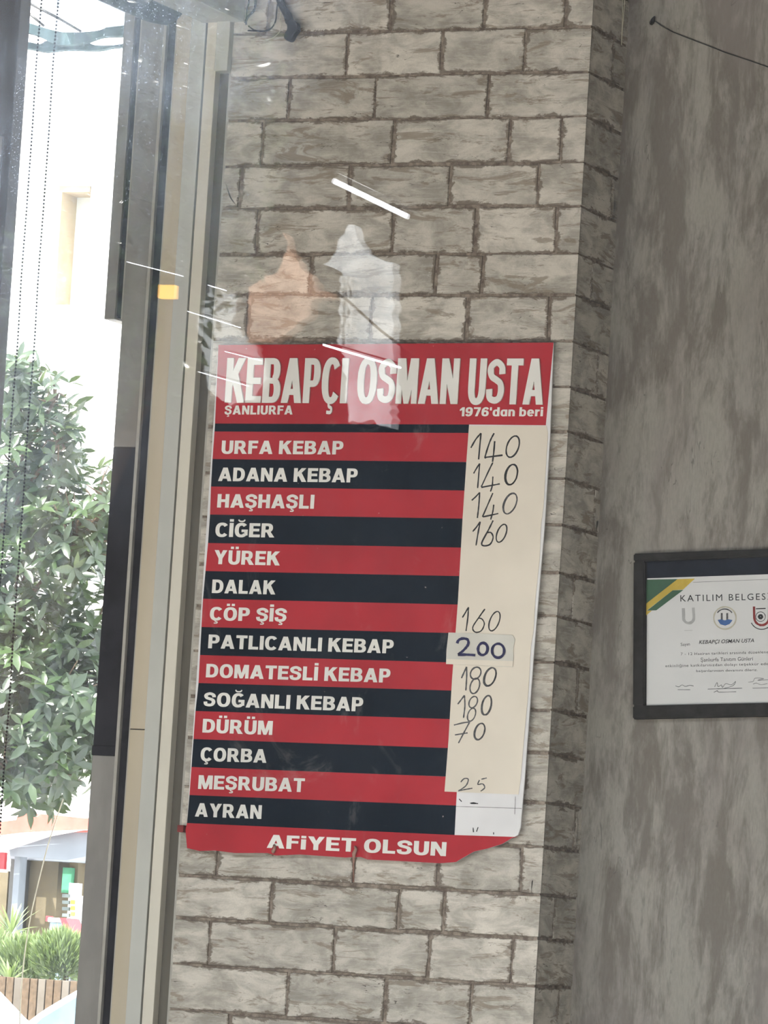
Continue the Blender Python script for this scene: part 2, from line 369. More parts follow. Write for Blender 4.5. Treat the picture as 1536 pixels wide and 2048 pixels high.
def glyph(ch, s, b):
    """heavy sans capital as overlapping pieces: list of 2-D outlines, and its width; cap height 1"""
    P = []; rect = lambda x0, y0, x1, y1: P.append([(x0, y0), (x1, y0), (x1, y1), (x0, y1)])
    def ring(cx, cy, rx, ry, a0=0, a1=360, n=20, e=0.86, sx=None, by=None):
        sx = sx or s; by = by or b
        def q(a, k):
            c, d = math.cos(math.radians(a)), math.sin(math.radians(a))
            return (cx + k[0] * math.copysign(abs(c) ** e, c), cy + k[1] * math.copysign(abs(d) ** e, d))
        for i in range(n):
            u, v = a0 + (a1 - a0) * i / n, a0 + (a1 - a0) * (i + 1) / n
            P.append([q(u, (rx, ry)), q(v, (rx, ry)), q(v, (rx - sx, ry - by)), q(u, (rx - sx, ry - by))])
    def pen(pts, wx, wy):
        c = crom(pts, 5); L = []
        for i in range(len(c)):
            a, d = c[max(i - 1, 0)], c[min(i + 1, len(c) - 1)]
            tx, ty = d[0] - a[0], d[1] - a[1]; m_ = math.hypot(tx, ty) or 1; nx, ny = -ty / m_, tx / m_
            L.append(((c[i][0] + nx * wx / 2, c[i][1] + ny * wy / 2), (c[i][0] - nx * wx / 2, c[i][1] - ny * wy / 2)))
        for i in range(len(L) - 1): P.append([L[i][0], L[i + 1][0], L[i + 1][1], L[i][1]])
    def cedilla(x):
        pen([(x - .02, .02), (x + .0, -.07), (x + .12, -.11), (x + .10, -.20), (x - .10, -.20)], .09, .075)
    g = {'İ': 'I', 'Ş': 'S', 'Ç': 'C', 'Ğ': 'G', 'Ü': 'U', 'Ö': 'O'}.get(ch, ch)
    w = .84
    if g == 'I': w = s; rect(0, 0, s, 1)
    elif g == 'L': w = .70; rect(0, 0, s, 1); rect(s * .9, 0, w, b)
    elif g in 'EF':
        w = .74 if g == 'E' else .70; rect(0, 0, s, 1); rect(s * .9, 1 - b, w, 1); rect(s * .9, .42, w - .05, .42 + b * .95)
        if g == 'E': rect(s * .9, 0, w + .01, b)
    elif g == 'T': w = .80; rect(0, 1 - b, w, 1); rect(w / 2 - s / 2, 0, w / 2 + s / 2, 1 - b * .9)
    elif g == 'H': rect(0, 0, s, 1); rect(w - s, 0, w, 1); rect(s * .9, .41, w - s * .9, .41 + b)
    elif g == 'N': w = .86; rect(0, 0, s * .93, 1); rect(w - s * .93, 0, w, 1); P.append([(0, 1), (s * 1.05, 1), (w, 0), (w - s * 1.05, 0)])
    elif g == 'M': w = 1.02; k = s * .86; rect(0, 0, k, 1); rect(w - k, 0, w, 1); P.append([(0, 1), (k * 1.45, 1), (w / 2 + k * .42, 0), (w / 2 - k * .42, 0)]); P.append([(w, 1), (w - k * 1.45, 1), (w / 2 - k * .42, 0), (w / 2 + k * .42, 0)])
    elif g == 'A': w = .98; P.append([(0, 0), (s * 1.04, 0), (w / 2 + s * .5, 1), (w / 2 - s * .58, 1)]); P.append([(w, 0), (w - s * 1.04, 0), (w / 2 - s * .5, 1), (w / 2 + s * .58, 1)]); rect(.22, .18, w - .22, .18 + b * .9)
    elif g == 'Y': w = .92; P.append([(0, 1), (s * 1.12, 1), (w / 2 + s * .5, .40), (w / 2 - s * .5, .40)]); P.append([(w, 1), (w - s * 1.12, 1), (w / 2 - s * .5, .40), (w / 2 + s * .5, .40)]); rect(w / 2 - s / 2, 0, w / 2 + s / 2, .42)
    elif g == 'K': w = .92; rect(0, 0, s, 1); P.append([(s * .9, .33), (s * .9, .66), (.55, 1), (.90, 1)]); P.append([(.30, .50), (.53, .72), (.94, 0), (.60, 0)])
    elif g == 'O': w = .94; ring(.47, .5, .47, .52)
    elif g == 'C': w = .86; ring(.46, .5, .46, .52, 38, 322)
    elif g == 'G': w = .90; ring(.46, .5, .46, .52, 42, 318); rect(.47, .36, .90, .36 + b * .9); rect(.90 - s * .85, .12, .90, .5)
    elif g == 'U': rect(0, .36, s, 1); rect(w - s, .36, w, 1); ring(w / 2, .37, w / 2, .39, 180, 360, 14)
    elif g == 'D': w = .86; rect(0, 0, s, 1); rect(s * .9, 1 - b, .38, 1); rect(s * .9, 0, .38, b); ring(.37, .5, .49, .5, -90, 90, 14)
    elif g in 'PR':
        w = .80; rect(0, 0, s, 1); rect(s * .9, 1 - b * .95, .44, 1); rect(s * .9, .36, .44, .36 + b * .95); ring(.43, .68, .36, .32, -90, 90, 12, by=b * .95)
        if g == 'R': w = .90; P.append([(.34, .42), (.60, .46), (.92, 0), (.58, 0)])
    elif g == 'B': w = .84; rect(0, 0, s, 1); rect(s * .9, 1 - b * .9, .46, 1); rect(s * .9, 0, .46, b * .9); rect(s * .9, .43, .46, .43 + b * .85); ring(.44, .735, .36, .265, -90, 90, 10, by=b * .9); ring(.44, .285, .41, .285, -90, 90, 12, by=b * .9)
    elif g == 'S': w = .82; pen([(.70, .66), (.66, .82), (.42, .915), (.18, .84), (.135, .72), (.22, .60), (.42, .535), (.62, .455), (.685, .30), (.60, .14), (.40, .085), (.16, .14), (.115, .33)], s * .93, b * .98)
    elif g == 'i': w = s; rect(0, 0, s, .76); rect(0, .84, s, 1.02)
    elif g == '1': w = .50; rect(.5 - s, 0, .5, 1); P.append([(0, .76), (0, .58), (.5 - s, .68), (.5 - s, .98)])
    elif g == '7': w = .72; rect(0, 1 - b, w, 1); P.append([(w - s * 1.1, 1 - b), (w, 1 - b), (.42, 0), (.42 - s, 0)])
    elif g == '6': w = .76; ring(.38, .33, .38, .34); pen([(.66, .76), (.56, .89), (.38, .91), (.2, .78), (.135, .55), (.135, .35)], s, b)
    elif g == '9': w = .76; ring(.38, .67, .38, .34); pen([(.10, .24), (.20, .11), (.38, .09), (.56, .22), (.625, .45), (.625, .65)], s, b)
    elif g == "'": w = s * .8; rect(0, .64, w, 1)
    elif g in 'dab': w = .72; ring(.36, .37, .36, .39, by=b * .9); x = 0 if g == 'b' else w - s; rect(x, 0, x + s, .75 if g == 'a' else 1)
    elif g == 'n': w = .70; rect(0, 0, s, .75); rect(w - s, 0, w, .45); ring(w / 2, .42, w / 2, .34, 0, 180, 10, by=b * .9)
    elif g == 'e': w = .72; ring(.36, .37, .36, .39, 0, 322, by=b * .9); rect(.15, .29, .71, .29 + b * .75)
    elif g == 'r': w = .48; rect(0, 0, s, .75); pen([(s * .5, .45), (.28, .62), (.48, .66)], s * .8, b)
    else: w = .36
    if ch == 'İ': rect(0, 1.09, s, 1.09 + b * .9)
    if ch in 'ÜÖ':
        for x in (w / 2 - .28, w / 2 + .06): rect(x, 1.10, x + .22, 1.10 + b * .85)
    if ch == 'Ğ': pen([(w / 2 - .22, 1.24), (w / 2 - .12, 1.13), (w / 2 + .12, 1.13), (w / 2 + .22, 1.24)], .09, .10)
    if ch in 'ŞÇ': cedilla(w / 2 - .02)
    return P, w
def heavy_px(name, txt, bl, br, hl, hr, Y, m, parent, s=.275, b=.20, lift=.0012, thick=0.0, gap=.10, sp=.36, lean=.064):
    """printed heavy capitals fitted between two measured baseline ends"""
    pieces = []; x = 0
    for ch in txt:
        if ch == ' ': x += sp; continue
        P, w_ = glyph(ch, s, b)
        pieces += [[(p[0] + x, p[1]) for p in q] for q in P]; x += w_ + gap
    W = x - gap; bm = bmesh.new()
    for qi, q in enumerate(pieces):
        dz = (qi % 7) * 0.00001
        pts = []
        for u, v in q:
            u /= W; h = hl + (hr - hl) * u
            pts.append(at(bl[0] + (br[0] - bl[0]) * u + lean * v * h, bl[1] + (br[1] - bl[1]) * u - v * h, Y - lift - thick - dz))
        if thick:
            b2_ = bmesh.new(); prism(b2_, pts, Vector((0, thick, 0))); join(bm, b2_)
        else:
            bm.faces.new([bm.verts.new(p) for p in pts])
    bm.normal_update()
    for f in bm.faces:
        if abs(f.normal.y) > .9 and not thick and f.normal.y > 0: f.normal_flip()
    o = mesh_obj(name, bm, m, parent); return o
def ribbon(bm, pts, wpx, Y, closed=False):
    pts = [Vector((p[0], p[1])) for p in pts]; n = len(pts); L = []; Rr = []
    for i in range(n):
        a = pts[(i - 1) % n] if closed else pts[max(i - 1, 0)]; b = pts[(i + 1) % n] if closed else pts[min(i + 1, n - 1)]
        d = b - a
        if d.length < 1e-6: d = Vector((1, 0))
        d.normalize(); nn = Vector((-d.y, d.x)) * (wpx / 2) * U(0.8, 1.2)
        L.append(bm.verts.new(at(*(pts[i] + nn), Y))); Rr.append(bm.verts.new(at(*(pts[i] - nn), Y)))
    for i in range(n if closed else n - 1):
        j = (i + 1) % n; bm.faces.new((L[i], L[j], Rr[j], Rr[i]))
def oval(cx, cy, rx, ry, tilt=0.25, n=18):
    return [(cx + rx * math.cos(2 * math.pi * k / n) - tilt * ry * math.sin(2 * math.pi * k / n), cy + ry * math.sin(2 * math.pi * k / n)) for k in range(n)]

# ================================================================== SETTING
ZC = 3.75                                     # ceiling height
GY = -3.2                                     # plane of the shop front glass
tag(box('floor', M['floor'], -2.6, 4.2, GY - .1, 0.4, -0.1, 0.0), kind='structure')
tag(box('ceiling', M['grey_ceiling'], -2.6, 4.2, GY - .1, 0.4, ZC, ZC + 0.12), kind='structure')
tag(box('wall_right', M['olive_bounce'], 4.2, 4.3, GY - .1, 0.4, 0, ZC), kind='structure')
tag(box('wall_left', M['plaster'], -2.7, -2.6, GY - .1, 0.4, 0, ZC), kind='structure')
DEP = 0.157                                   # how far the brick pillar stands out of the back wall
tag(box('wall_back', M['stucco'], -0.05, 4.2, DEP, DEP + 0.2, 0, ZC), 'streaky grey concrete-look wallpapered back wall', kind='structure')
tag(box('ground', M['asphalt'], -60, 40, -30, 90, -0.14, -0.11), kind='structure')

# ---- brick papered pillar
PL = -0.642
pillar = tag(box('wall_pillar', M['mortar'], PL, -0.0024, 0.0024, DEP + .1, 0, ZC), 'pillar papered in worn grey brick', kind='structure')
lines_z = [3.1534, 3.0798, 3.007, 2.9312, 2.8603, 2.7831, 2.7158, 2.6404, 2.5669, 2.4958, 2.4192, 2.3452, 2.2681, 2.1984, 2.1248, 2.0481, 1.9795, 1.8999, 1.8299, 1.7545, 1.6847, 1.6096, 1.5355]
front = {0: [(538, 30), (782, 25), (969, 25), (1132, 25)], 1: [(695, 100), (885, 100), (1050, 100)], 2: [(579, 190), (751, 190), (977, 190)],
         3: [(525, 280), (787, 280), (1019, 280), (1122, 280)], 4: [(482, 370), (699, 370), (900, 370), (1077, 370)],
         5: [(515, 460), (785, 460), (952, 460), (1114, 460)], 6: [(622, 550), (873, 550), (965, 550)],
         7: [(497, 640), (743, 640), (934, 640), (1098, 640)], 19: [(433, 1740), (707, 1740), (877, 1740), (1041, 1740)],
         20: [(541, 1830), (797, 1830), (888, 1830)], 21: [(416, 1920), (666, 1925), (858, 1930), (1023, 1930)],
         22: [(574, 2010), (770, 2015), (941, 2020)]}
fx = {k: [at(x, y, 0).x for x, y in v] for k, v in front.items()}
fx[8] = fx[22]; fx[9] = [-0.54, -0.33, -0.17]; fx[10] = [-0.6, -0.42, -0.2]; fx[11] = [-0.5, -0.27, -0.09]; fx[12] = [-0.44, -0.24]
fx[13] = [-0.56, -0.35, -0.14]
for a, b in ((14, 0), (15, 1), (16, 2), (17, 3), (18, 4)): fx[a] = fx[b]
fx[23] = [at(461, 2035, 0).x, -0.3, -0.12]
side = {1: (1226, 120), 4: (1223, 393), 6: (1184, 554), 8: (1195, 746), 11: (1189, 1022), 13: (1146, 1199), 15: (1154, 1377), 18: (1149, 1633), 20: (1108, 1836), 22: (1116, 2005)}
sy = {k: atx(*v, 0).y for k, v in side.items()}
zs = [lines_z[0] + 0.0745 * k for k in range(7, 0, -1)] + lines_z
nm = {i: i - 7 for i in range(len(zs))}
pat = 1
while zs[-1] > 0.08:
    zs.append(zs[-1] - (lines_z[pat] - lines_z[pat + 1])); pat = pat % 20 + 1
def brick(face, u0, u1, v0, v1, g, ends):
    """one brick: raised 2 mm out of the mortar, uneven outline; ends = which of left, right sides are joints"""
    j = 0.0012
    nu = 3 if (u1 - u0) > 0.1 else 2
    gl, gr = (g[0] if ends[0] else 0), (g[1] if ends[1] else 0)
    a0, a1, b0, b1 = u0 + gl, u1 - gr, v0 + g[2], v1 - g[3]
    ring = []
    for k in range(nu): ring.append((a0 + (a1 - a0) * k / nu, b0, 0, 1, k / nu))
    for k in range(2): ring.append((a1, b0 + (b1 - b0) * k / 2, 1, 0, k / 2))
    for k in range(nu): ring.append((a1 - (a1 - a0) * k / nu, b1, 0, -1, k / nu))
    for k in range(2): ring.append((a0, b1 - (b1 - b0) * k / 2, -1, 0, k / 2))
    bm = bmesh.new(); lay = bm.verts.layers.float.new('edge')
    H = 0.0024
    def P(u, v, h):
        if face == 'F': return Vector((u, 0.0024 - h, v))
        return Vector((-0.0024 + h, u, v))
    cu, cv = (a0 + a1) / 2, (b0 + b1) / 2
    rings = [[], [], []]
    for (u, v, nx, ny, t) in ring:
        corner = (abs(u - a0) < 1e-6 or abs(u - a1) < 1e-6) and (abs(v - b0) < 1e-6 or abs(v - b1) < 1e-6)
        jt = abs(u - a0) < 1e-6 and not ends[0] or abs(u - a1) < 1e-6 and not ends[1]
        du, dv = (0 if jt else U(-j, j)), U(-j, j)
        su, sv = (1 if cu > u + 1e-6 else -1 if cu < u - 1e-6 else 0), (1 if cv > v + 1e-6 else -1 if cv < v - 1e-6 else 0)
        lu = 0 if jt else (1 if abs(u - a0) < 1e-6 else -1 if abs(u - a1) < 1e-6 else 0)
        lv = 1 if abs(v - b0) < 1e-6 else -1 if abs(v - b1) < 1e-6 else 0
        hj = 0 if not jt else 0
        for r, (ins, h, e) in enumerate(((0, 0, 1), (0.0009, H, 1), (0.017 * U(.7, 1.2), H, 0))):
            vv = bm.verts.new(P(u + du + lu * ins, v + dv + lv * ins, h))
            vv[lay] = 0 if jt and lv == 0 else e * (.5 if jt else 1)
            rings[r].append(vv)
    n = len(ring)
    for r in range(2):
        for k in range(n):
            a, b = rings[r], rings[r + 1]
            try: bm.faces.new((a[k], a[(k + 1) % n], b[(k + 1) % n], b[k]))
            except ValueError: pass
    try: bm.faces.new(rings[2])
    except ValueError: pass
    bmesh.ops.remove_doubles(bm, verts=bm.verts, dist=1e-7)
    bmesh.ops.recalc_face_normals(bm, faces=bm.faces)
    # outward facing
    bm.faces.ensure_lookup_table()
    big = max(bm.faces, key=lambda f: f.calc_area())
    want = Vector((0, -1, 0)) if face == 'F' else Vector((1, 0, 0))
    if big.normal.dot(want) < 0: bmesh.ops.reverse_faces(bm, faces=bm.faces)
    return mesh_obj('brick', bm, M['brick'], pillar)
for i in range(len(zs) - 1):
    row = i - 7 + 1                              # row below line index i-7
    z1, z0 = zs[i], zs[i + 1]
    key = row if row in fx else ((row - 1) % 14 + 1)
    js = [x for x in fx.get(key, [-.5, -.3, -.1]) if PL + 0.015 < x < -0.012]
    xs = [PL] + js + [0.0]
    for k in range(len(xs) - 1):
        wd = U(.0014, .0034)
        brick('F', xs[k], xs[k + 1], z0, z1, (U(.0012, .003), wd, U(.0012, .0028), U(.0012, .0032)), (k > 0, k < len(xs) - 2))
    s = sy.get(row, None)
    if s is None and row > 22 and row % 3 == 0: s = U(.03, .13)
    ys = [0.0002] + ([s] if s and 0.02 < s < DEP - .01 else []) + [DEP]
    for k in range(len(ys) - 1):
        brick('S', ys[k], ys[k + 1], z0, z1, (.0010, .0010, U(.0014, .0026), U(.0014, .0026)), (k > 0, k < len(ys) - 2))

# ---- side window left of the pillar, its frame made of parallel uprights
win = tag(empty('window_1', (-0.85, 0, 0)), 'tall side window with cream plastic frame', kind='structure')
def stile(name, m, x0, x1, y0, y1, z0=0.0, z1=ZC, bev=0.0012, lab=None):
    o = box(name, M[m], x0, x1, y0, y1, z0, z1, bev, win)
    if lab: o['label'] = lab
stile('jamb_trim', 'upvc', -0.6872, -0.667, -0.008, .10, lab='cream white jamb trim')
stile('cover_strip', 'dark_trim', -0.667, -0.648, 0.010, .10, 0, 3.09, lab='dark brown cover strip')
stile('cover_strip', 'pale_bead', -0.648, -0.6425, 0.004, .10, 0, 3.09, lab='thin pale edge beside the bricks')
stile('corner_block', 'upvc_grey', -0.667, -0.6425, -0.014, .10, 3.09, ZC, lab='grey white block above the cover strip')
stile('gasket', 'gasket', -0.6945, -0.6872, 0.012, .10, lab='dark rubber gasket')
stile('frame_stile', 'upvc_grey', -0.7215, -0.6945, 0.0, .10, lab='grey white half of the frame stile')
stile('frame_stile', 'beige', -0.7505, -0.7215, 0.004, .10, 0, 1.99, lab='beige half of the frame stile, lower length')
stile('frame_stile', 'beige', -0.7505, -0.7215, 0.004, .10, 1.9915, ZC, lab='beige half of the frame stile, upper length')
stile('gasket', 'pale_bead', -0.7535, -0.7505, 0.006, .10)
stile('glazing_strip', 'black_panel', -0.7735, -0.7535, 0.02, .10, lab='black glazing strip')
stile('glazing_bead', 'pale_bead', -0.7795, -0.7735, 0.012, .10)
stile('sash_panel', 'grey_panel', -0.826, -0.7795, 0.022, .10, 0, 1.946, lab='grey lower sash strip')
stile('sash_panel', 'black_panel', -0.826, -0.7795, 0.018, .10, 1.946, 1.962)
stile('sash_panel', 'black_panel', -0.826, -0.7795, 0.022, .10, 1.962, 2.462, lab='black middle sash strip')
stile('sash_panel', 'grey_panel', -0.826, -0.7795, 0.022, .10, 2.462, ZC, lab='grey upper sash strip')
stile('outer_stile', 'pale_bead', -0.838, -0.826, 0.04, .12, 2.68, ZC)
stile('outer_stile', 'black_panel', -0.849, -0.838, 0.046, .12, 2.683, ZC)
stile('outer_stile', 'grey_panel', -0.869, -0.849, 0.04, .12, 2.68, ZC, lab='grey outer stile that stops above the tree')
# left hand post of the same opening
stile('frame_post', 'post', -1.075, -1.029, -0.035, .002, lab='olive brown left post of the window')
stile('frame_post', 'dark_trim', -1.083, -1.075, -.025, .002)
stile('frame_post', 'post', -1.16, -1.083, -0.045, .002)
stile('frame_post', 'grey_panel', -1.056, -1.043, -0.041, -.035, 2.85, 2.98, lab='small grey plate on the left post')
# wall around it
tag(box('wall_window_side', M['plaster'], -2.6, -1.16, 0.0, 0.2, 0, ZC), kind='structure')
tag(box('trim_1', M['upvc_grey'], -1.16, -0.64, 0.0, 0.12, 0, 0.9), kind='structure')
gb = bmesh.new(); bx(gb, -1.5, -0.80, 0.060, 0.064, 0.9, ZC)
o = mesh_obj('glass_pane', gb, M['glass_side'], win); o['label'] = 'dusty clear pane of the side window'
adopt(win)

# ---- shop front glazing between the camera and the room
sf = tag(empty('window_2', (0.8, GY, 0)), 'large shop front window the picture is taken through', kind='structure')
gb = bmesh.new(); bx(gb, -2.5, 3.4, GY - .003, GY + .003, 0.3, 3.4)
o = mesh_obj('glass_pane', gb, M['glass_front'], sf); o['label'] = 'large dusty glass pane with painted haze and reflections'
for x0, x1, z0, z1 in ((-2.6, -2.5, 0, ZC), (3.4, 3.5, 0, ZC), (-2.5, 3.4, 0, .3), (-2.5, 3.4, 3.4, ZC)):
    box('frame_bar', M['upvc_grey'], x0, x1, GY - .04, GY + .04, z0, z1, .003, sf)
adopt(sf)
tag(box('wall_front', M['plaster'], 3.5, 4.2, GY - .08, GY + .08, 0, ZC), kind='structure')

# ---- top left: beam along the room and rolled shade
beam = box('trim_2', M['upvc_grey'], -0.70, -0.6225, -1.0, -0.002, 3.173, ZC, .004); tag(beam, kind='structure')
bm = bmesh.new()
e = at(338, 62, -0.05)
pr = []
for k in range(9):
    a = math.pi * k / 8
    pr.append((0.045 * math.cos(a), -0.075 * math.sin(a)))
yy = [-0.9, -0.6, -0.3, -0.12, -0.06, -0.03]; sc_ = [1, 1, 1, 1, .9, .6]
rings = []
for y, s in zip(yy, sc_):
    rg = [bm.verts.new((e.x + p[0] * s, y, e.z + .075 + p[1] * s)) for p in pr]
    rg += [bm.verts.new((e.x - .045 * s, y, ZC - .02)), bm.verts.new((e.x + .045 * s, y, ZC - .02))]
    rings.append(rg)
for a, b in zip(rings, rings[1:]):
    for k in range(len(a)): bm.faces.new((a[k], a[(k + 1) % len(a)], b[(k + 1) % len(b)], b[k]))
bm.faces.new(rings[0]); bm.faces.new(rings[-1][::-1]); bmesh.ops.recalc_face_normals(bm, faces=bm.faces)
o = mesh_obj('rolled_shade', bm, M['blue_cloth'], smooth=True)
tag(o, 'dark blue grey rolled shade hanging at the top left, above the window frame', 'shade')

# ================================================================== MENU SIGN
SY = -0.014
sign = tag(empty('menu_sign', at(740, 1700, SY)), 'red and black striped kebab price board hung on the brick pillar', 'sign')
Lp = [(437, 690), (430, 847), (429, 863), (425, 918), (422, 973), (420, 1029), (416, 1086), (411, 1142), (406, 1197.5), (403, 1254), (400, 1310), (397, 1366), (391, 1422), (387, 1478), (383, 1534), (379, 1590), (374, 1646)]
Rp = [(1107, 685), (938, 849), (938, 866), (933, 924), (930, 981), (926, 1037), (922, 1095), (919, 1152), (915, 1209), (911, 1266), (907, 1325), (904, 1381), (900, 1438), (897, 1496), (894, 1553), (912, 1611), (909, 1670)]
# substrate with chipped lower edge
outl = [(437, 690), (1107, 685), (1100, 868), (1090, 1040), (1068, 1300), (1049, 1560), (1041, 1655), (1036, 1670), (1024, 1676), (1004, 1688), (975, 1697), (948, 1703), (925, 1716), (912, 1724), (880, 1726.5), (800, 1722), (735, 1719), (722, 1714), (690, 1715), (600, 1709), (552, 1711), (535, 1706), (470, 1706), (430, 1701), (400, 1702), (374, 1696), (371, 1660), (374, 1646)]
brd = poly_px('board', M['white_panel'], outl, SY, 0.003, sign); brd['label'] = 'thin white board with chipped lower edge'
def quad_print(name, mt, pts, lift, lab=None):
    bm = bmesh.new(); prism(bm, [at(x, y, SY - lift) for x, y in pts], Vector((0, 0.0003, 0)))
    o = mesh_obj(name, bm, M[mt], sign)
    if lab: o['label'] = lab
    return o
quad_print('stripe', 'red', [Lp[0], Rp[0], (1091.5, 850.5), (938, 849), Lp[1]], .0004, 'tall red header stripe')
for k in range(1, 16):
    a, b = Lp[k], Lp[k + 1]; c, d = Rp[k], Rp[k + 1]
    if k == 15: c = (912, 1611)
    if k == 14: d = (912, 1611); c = (915, 1554)
    if 3 <= k < 14: c = (c[0] + 4, c[1] + .2); d = (d[0] + 4, d[1] + .2)
    quad_print('stripe', 'navy' if k % 2 else 'red', [a, c, d, b], .0004, 'dark navy stripe' if k % 2 else 'red stripe')
quad_print('stripe', 'red', [Lp[16], Rp[16], (1036, 1674)] + outl[8:-1], .0004, 'red bottom stripe with chipped edge')
W_ = M['white_print']
title = heavy_px('lettering', 'KEBAPÇI OSMAN USTA', (449, 805), (1085, 809), 89, 92, SY, W_, sign, s=.315, b=.15, thick=.003, gap=.075, sp=.40)
title['label'] = 'raised white title letters'
heavy_px('lettering', 'ŞANLIURFA', (449, 829), (585, 829), 18, 18, SY, W_, sign, gap=.12)
heavy_px('lettering', "1976'dan beri", (919, 832.5), (1085.6, 832.5), 18, 18, SY, W_, sign, gap=.10, s=.26)
rows = [('URFA KEBAP', (442.5, 907.5), (686, 909), 26.5, 27), ('ADANA KEBAP', (436, 962), (714.5, 965), 27, 28), ('HAŞHAŞLI', (434, 1015), (627.6, 1017.5), 27, 28),
        ('CİĞER', (430, 1073.5), (548, 1075), 28, 28), ('YÜREK', (427.5, 1128), (559, 1131), 28, 28), ('DALAK', (423.5, 1186), (550, 1189), 27, 28),
        ('ÇÖP ŞİŞ', (419, 1240.5), (572.4, 1243.7), 26.5, 27), ('PATLICANLI KEBAP', (416, 1296.4), (786.5, 1307), 27.5, 27.5), ('DOMATESLİ KEBAP', (411.5, 1354.6), (780, 1365.5), 27, 28),
        ('SOĞANLI KEBAP', (407, 1412), (725.5, 1423), 27.5, 28), ('DÜRÜM', (404.5, 1465), (544.3, 1470), 27.5, 28), ('ÇORBA', (400.5, 1521.8), (532.6, 1525.7), 27, 27),
        ('MEŞRUBAT', (396, 1577.7), (608.4, 1584.3), 27.5, 27.5), ('AYRAN', (389.6, 1633), (522.4, 1638), 27, 27.5), ('AFiYET OLSUN', (533.4, 1695.6), (891.6, 1712.4), 26.5, 28)]
for s, a, b, hl, hr in rows:
    o = heavy_px('lettering', s, a, b, hl, hr, SY, W_, sign); o['label'] = 'white printed words ' + s
# cream price paper and the numbers on it
pp = [(938, 851), (1093, 851.5), (1096, 866), (1090, 960), (1087, 1012), (1082, 1050), (1079, 1120), (1071, 1195), (1067, 1262), (1062, 1290), (1057, 1380), (1049, 1466), (1046, 1500), (1041, 1560), (1037, 1589), (960, 1586), (889, 1583), (897, 1480), (904, 1360), (916, 1200), (925, 1040), (933, 920)]
pa = poly_px('price_paper', M['paper'], pp, SY - .0012, 0.0006, sign); pa['label'] = 'cream paper strip with handwritten prices'
pt = poly_px('price_paper', M['patch'], [(897, 1265), (960, 1267), (1025, 1270), (1030, 1279), (1026, 1298), (1027, 1315), (1024.6, 1334), (960, 1331), (892, 1328), (893, 1300)], SY - .0030, 0.0007, sign)
pt['label'] = 'small grey paper patch taped over one price'
fold = poly_px('price_paper', M['paper'], [(893, 1318), (1026, 1322), (1025, 1333), (892, 1328)], SY - .0036, 0.0005, pt); fold['label'] = 'folded lower edge of the patch'
def A3(p): return (860 + p[0] * .24414, 820 + p[1] * .24414)
def A4(p): return (860 + p[0] * .27344, 1180 + p[1] * .27344)
def write(strokes, tr, wpx, m, lab, Y=SY - .0016, parent=pa):
    bm = bmesh.new()
    for s in strokes:
        if isinstance(s, dict): ribbon(bm, [tr(p) for p in oval(*s['o'])], 1.2 * wpx * s.get('w', 1), Y, True)
        else: ribbon(bm, crom([tr(p) for p in s], 5), 1.2 * wpx, Y)
    bmesh.ops.recalc_face_normals(bm, faces=bm.faces)
    o = mesh_obj('handwriting', bm, M[m], parent); o['label'] = lab
    if 'marks' in lab or 'lines' in lab: o['kind'] = 'stuff'
write([[(335, 310), (375, 240), (418, 190)], [(418, 190), (412, 250), (398, 405)], [(525, 190), (490, 260), (452, 380), (458, 390)], [(455, 388), (595, 370)], [(530, 255), (522, 350), (512, 425)], {'o': (678, 300, 50, 88, .25)}], A3, 2.6, 'ink', 'handwritten price 140')
write([[(357, 520), (380, 480), (407, 438)], [(407, 438), (400, 520), (390, 640)], [(515, 430), (480, 500), (420, 630)], [(420, 634), (572, 605)], [(515, 545), (510, 620), (495, 668)], {'o': (664, 530, 50, 84, .18)}, {'o': (670, 528, 46, 84, .18)}], A3, 2.3, 'ink', 'handwritten price 140')
write([[(342, 740), (375, 710), (407, 675)], [(407, 675), (400, 780), (388, 885)], [(515, 680), (480, 760), (430, 875)], [(432, 876), (560, 848)], [(522, 775), (515, 830), (497, 898)]], A3, 2.4, 'ink', 'handwritten price 14')
write([{'o': (654, 765, 52, 86, .3)}, {'o': (658, 768, 50, 84, .3)}], A3, 2.0, 'ink_grey', 'handwritten grey zero')
write([[(350, 995), (380, 960), (412, 915)], [(412, 915), (395, 1000), (377, 1110)], [(517, 905), (480, 980), (425, 1085), (440, 1112), (492, 1100), (517, 1045), (500, 1005), (468, 1005)], {'o': (586, 1010, 38, 74, .3)}], A3, 2.4, 'ink', 'handwritten price 160')
write([[(265, 1700), (290, 1660), (315, 1615)], [(315, 1615), (310, 1700), (295, 1810)], [(450, 1630), (400, 1700), (350, 1780), (372, 1820), (420, 1808), (445, 1752), (425, 1712), (395, 1705)], {'o': (528, 1730, 40, 80, .3)}], A3, 2.2, 'ink', 'handwritten price 160')
write([[(222, 1912), (235, 1885), (270, 1872), (308, 1882), (312, 1920), (275, 1968), (230, 2004)], [(228, 2006), (300, 2004), (372, 2009)], {'o': (432, 1958, 40, 50, .05)}, {'o': (558, 1972, 50, 58, .0)}], A3, 4.4, 'blue_ink', 'thick blue handwritten price 200', SY - .0041, pt)
write([[(230, 645), (250, 600), (268, 562)], [(268, 562), (268, 640), (262, 735)], {'o': (334, 608, 38, 44, .2)}, {'o': (328, 702, 34, 56, .2)}, {'o': (437, 636, 42, 68, .25)}, {'o': (441, 634, 40, 66, .25)}], A4, 2.6, 'ink_grey', 'handwritten price 180')
write([[(203, 835), (230, 800), (252, 770)], [(252, 770), (255, 850), (245, 935)], {'o': (316, 820, 30, 42, .25)}, {'o': (304, 912, 28, 48, .25)}, {'o': (412, 842, 34, 72, .2)}, {'o': (416, 844, 34, 70, .15)}], A4, 2.3, 'ink_grey', 'handwritten price 180')
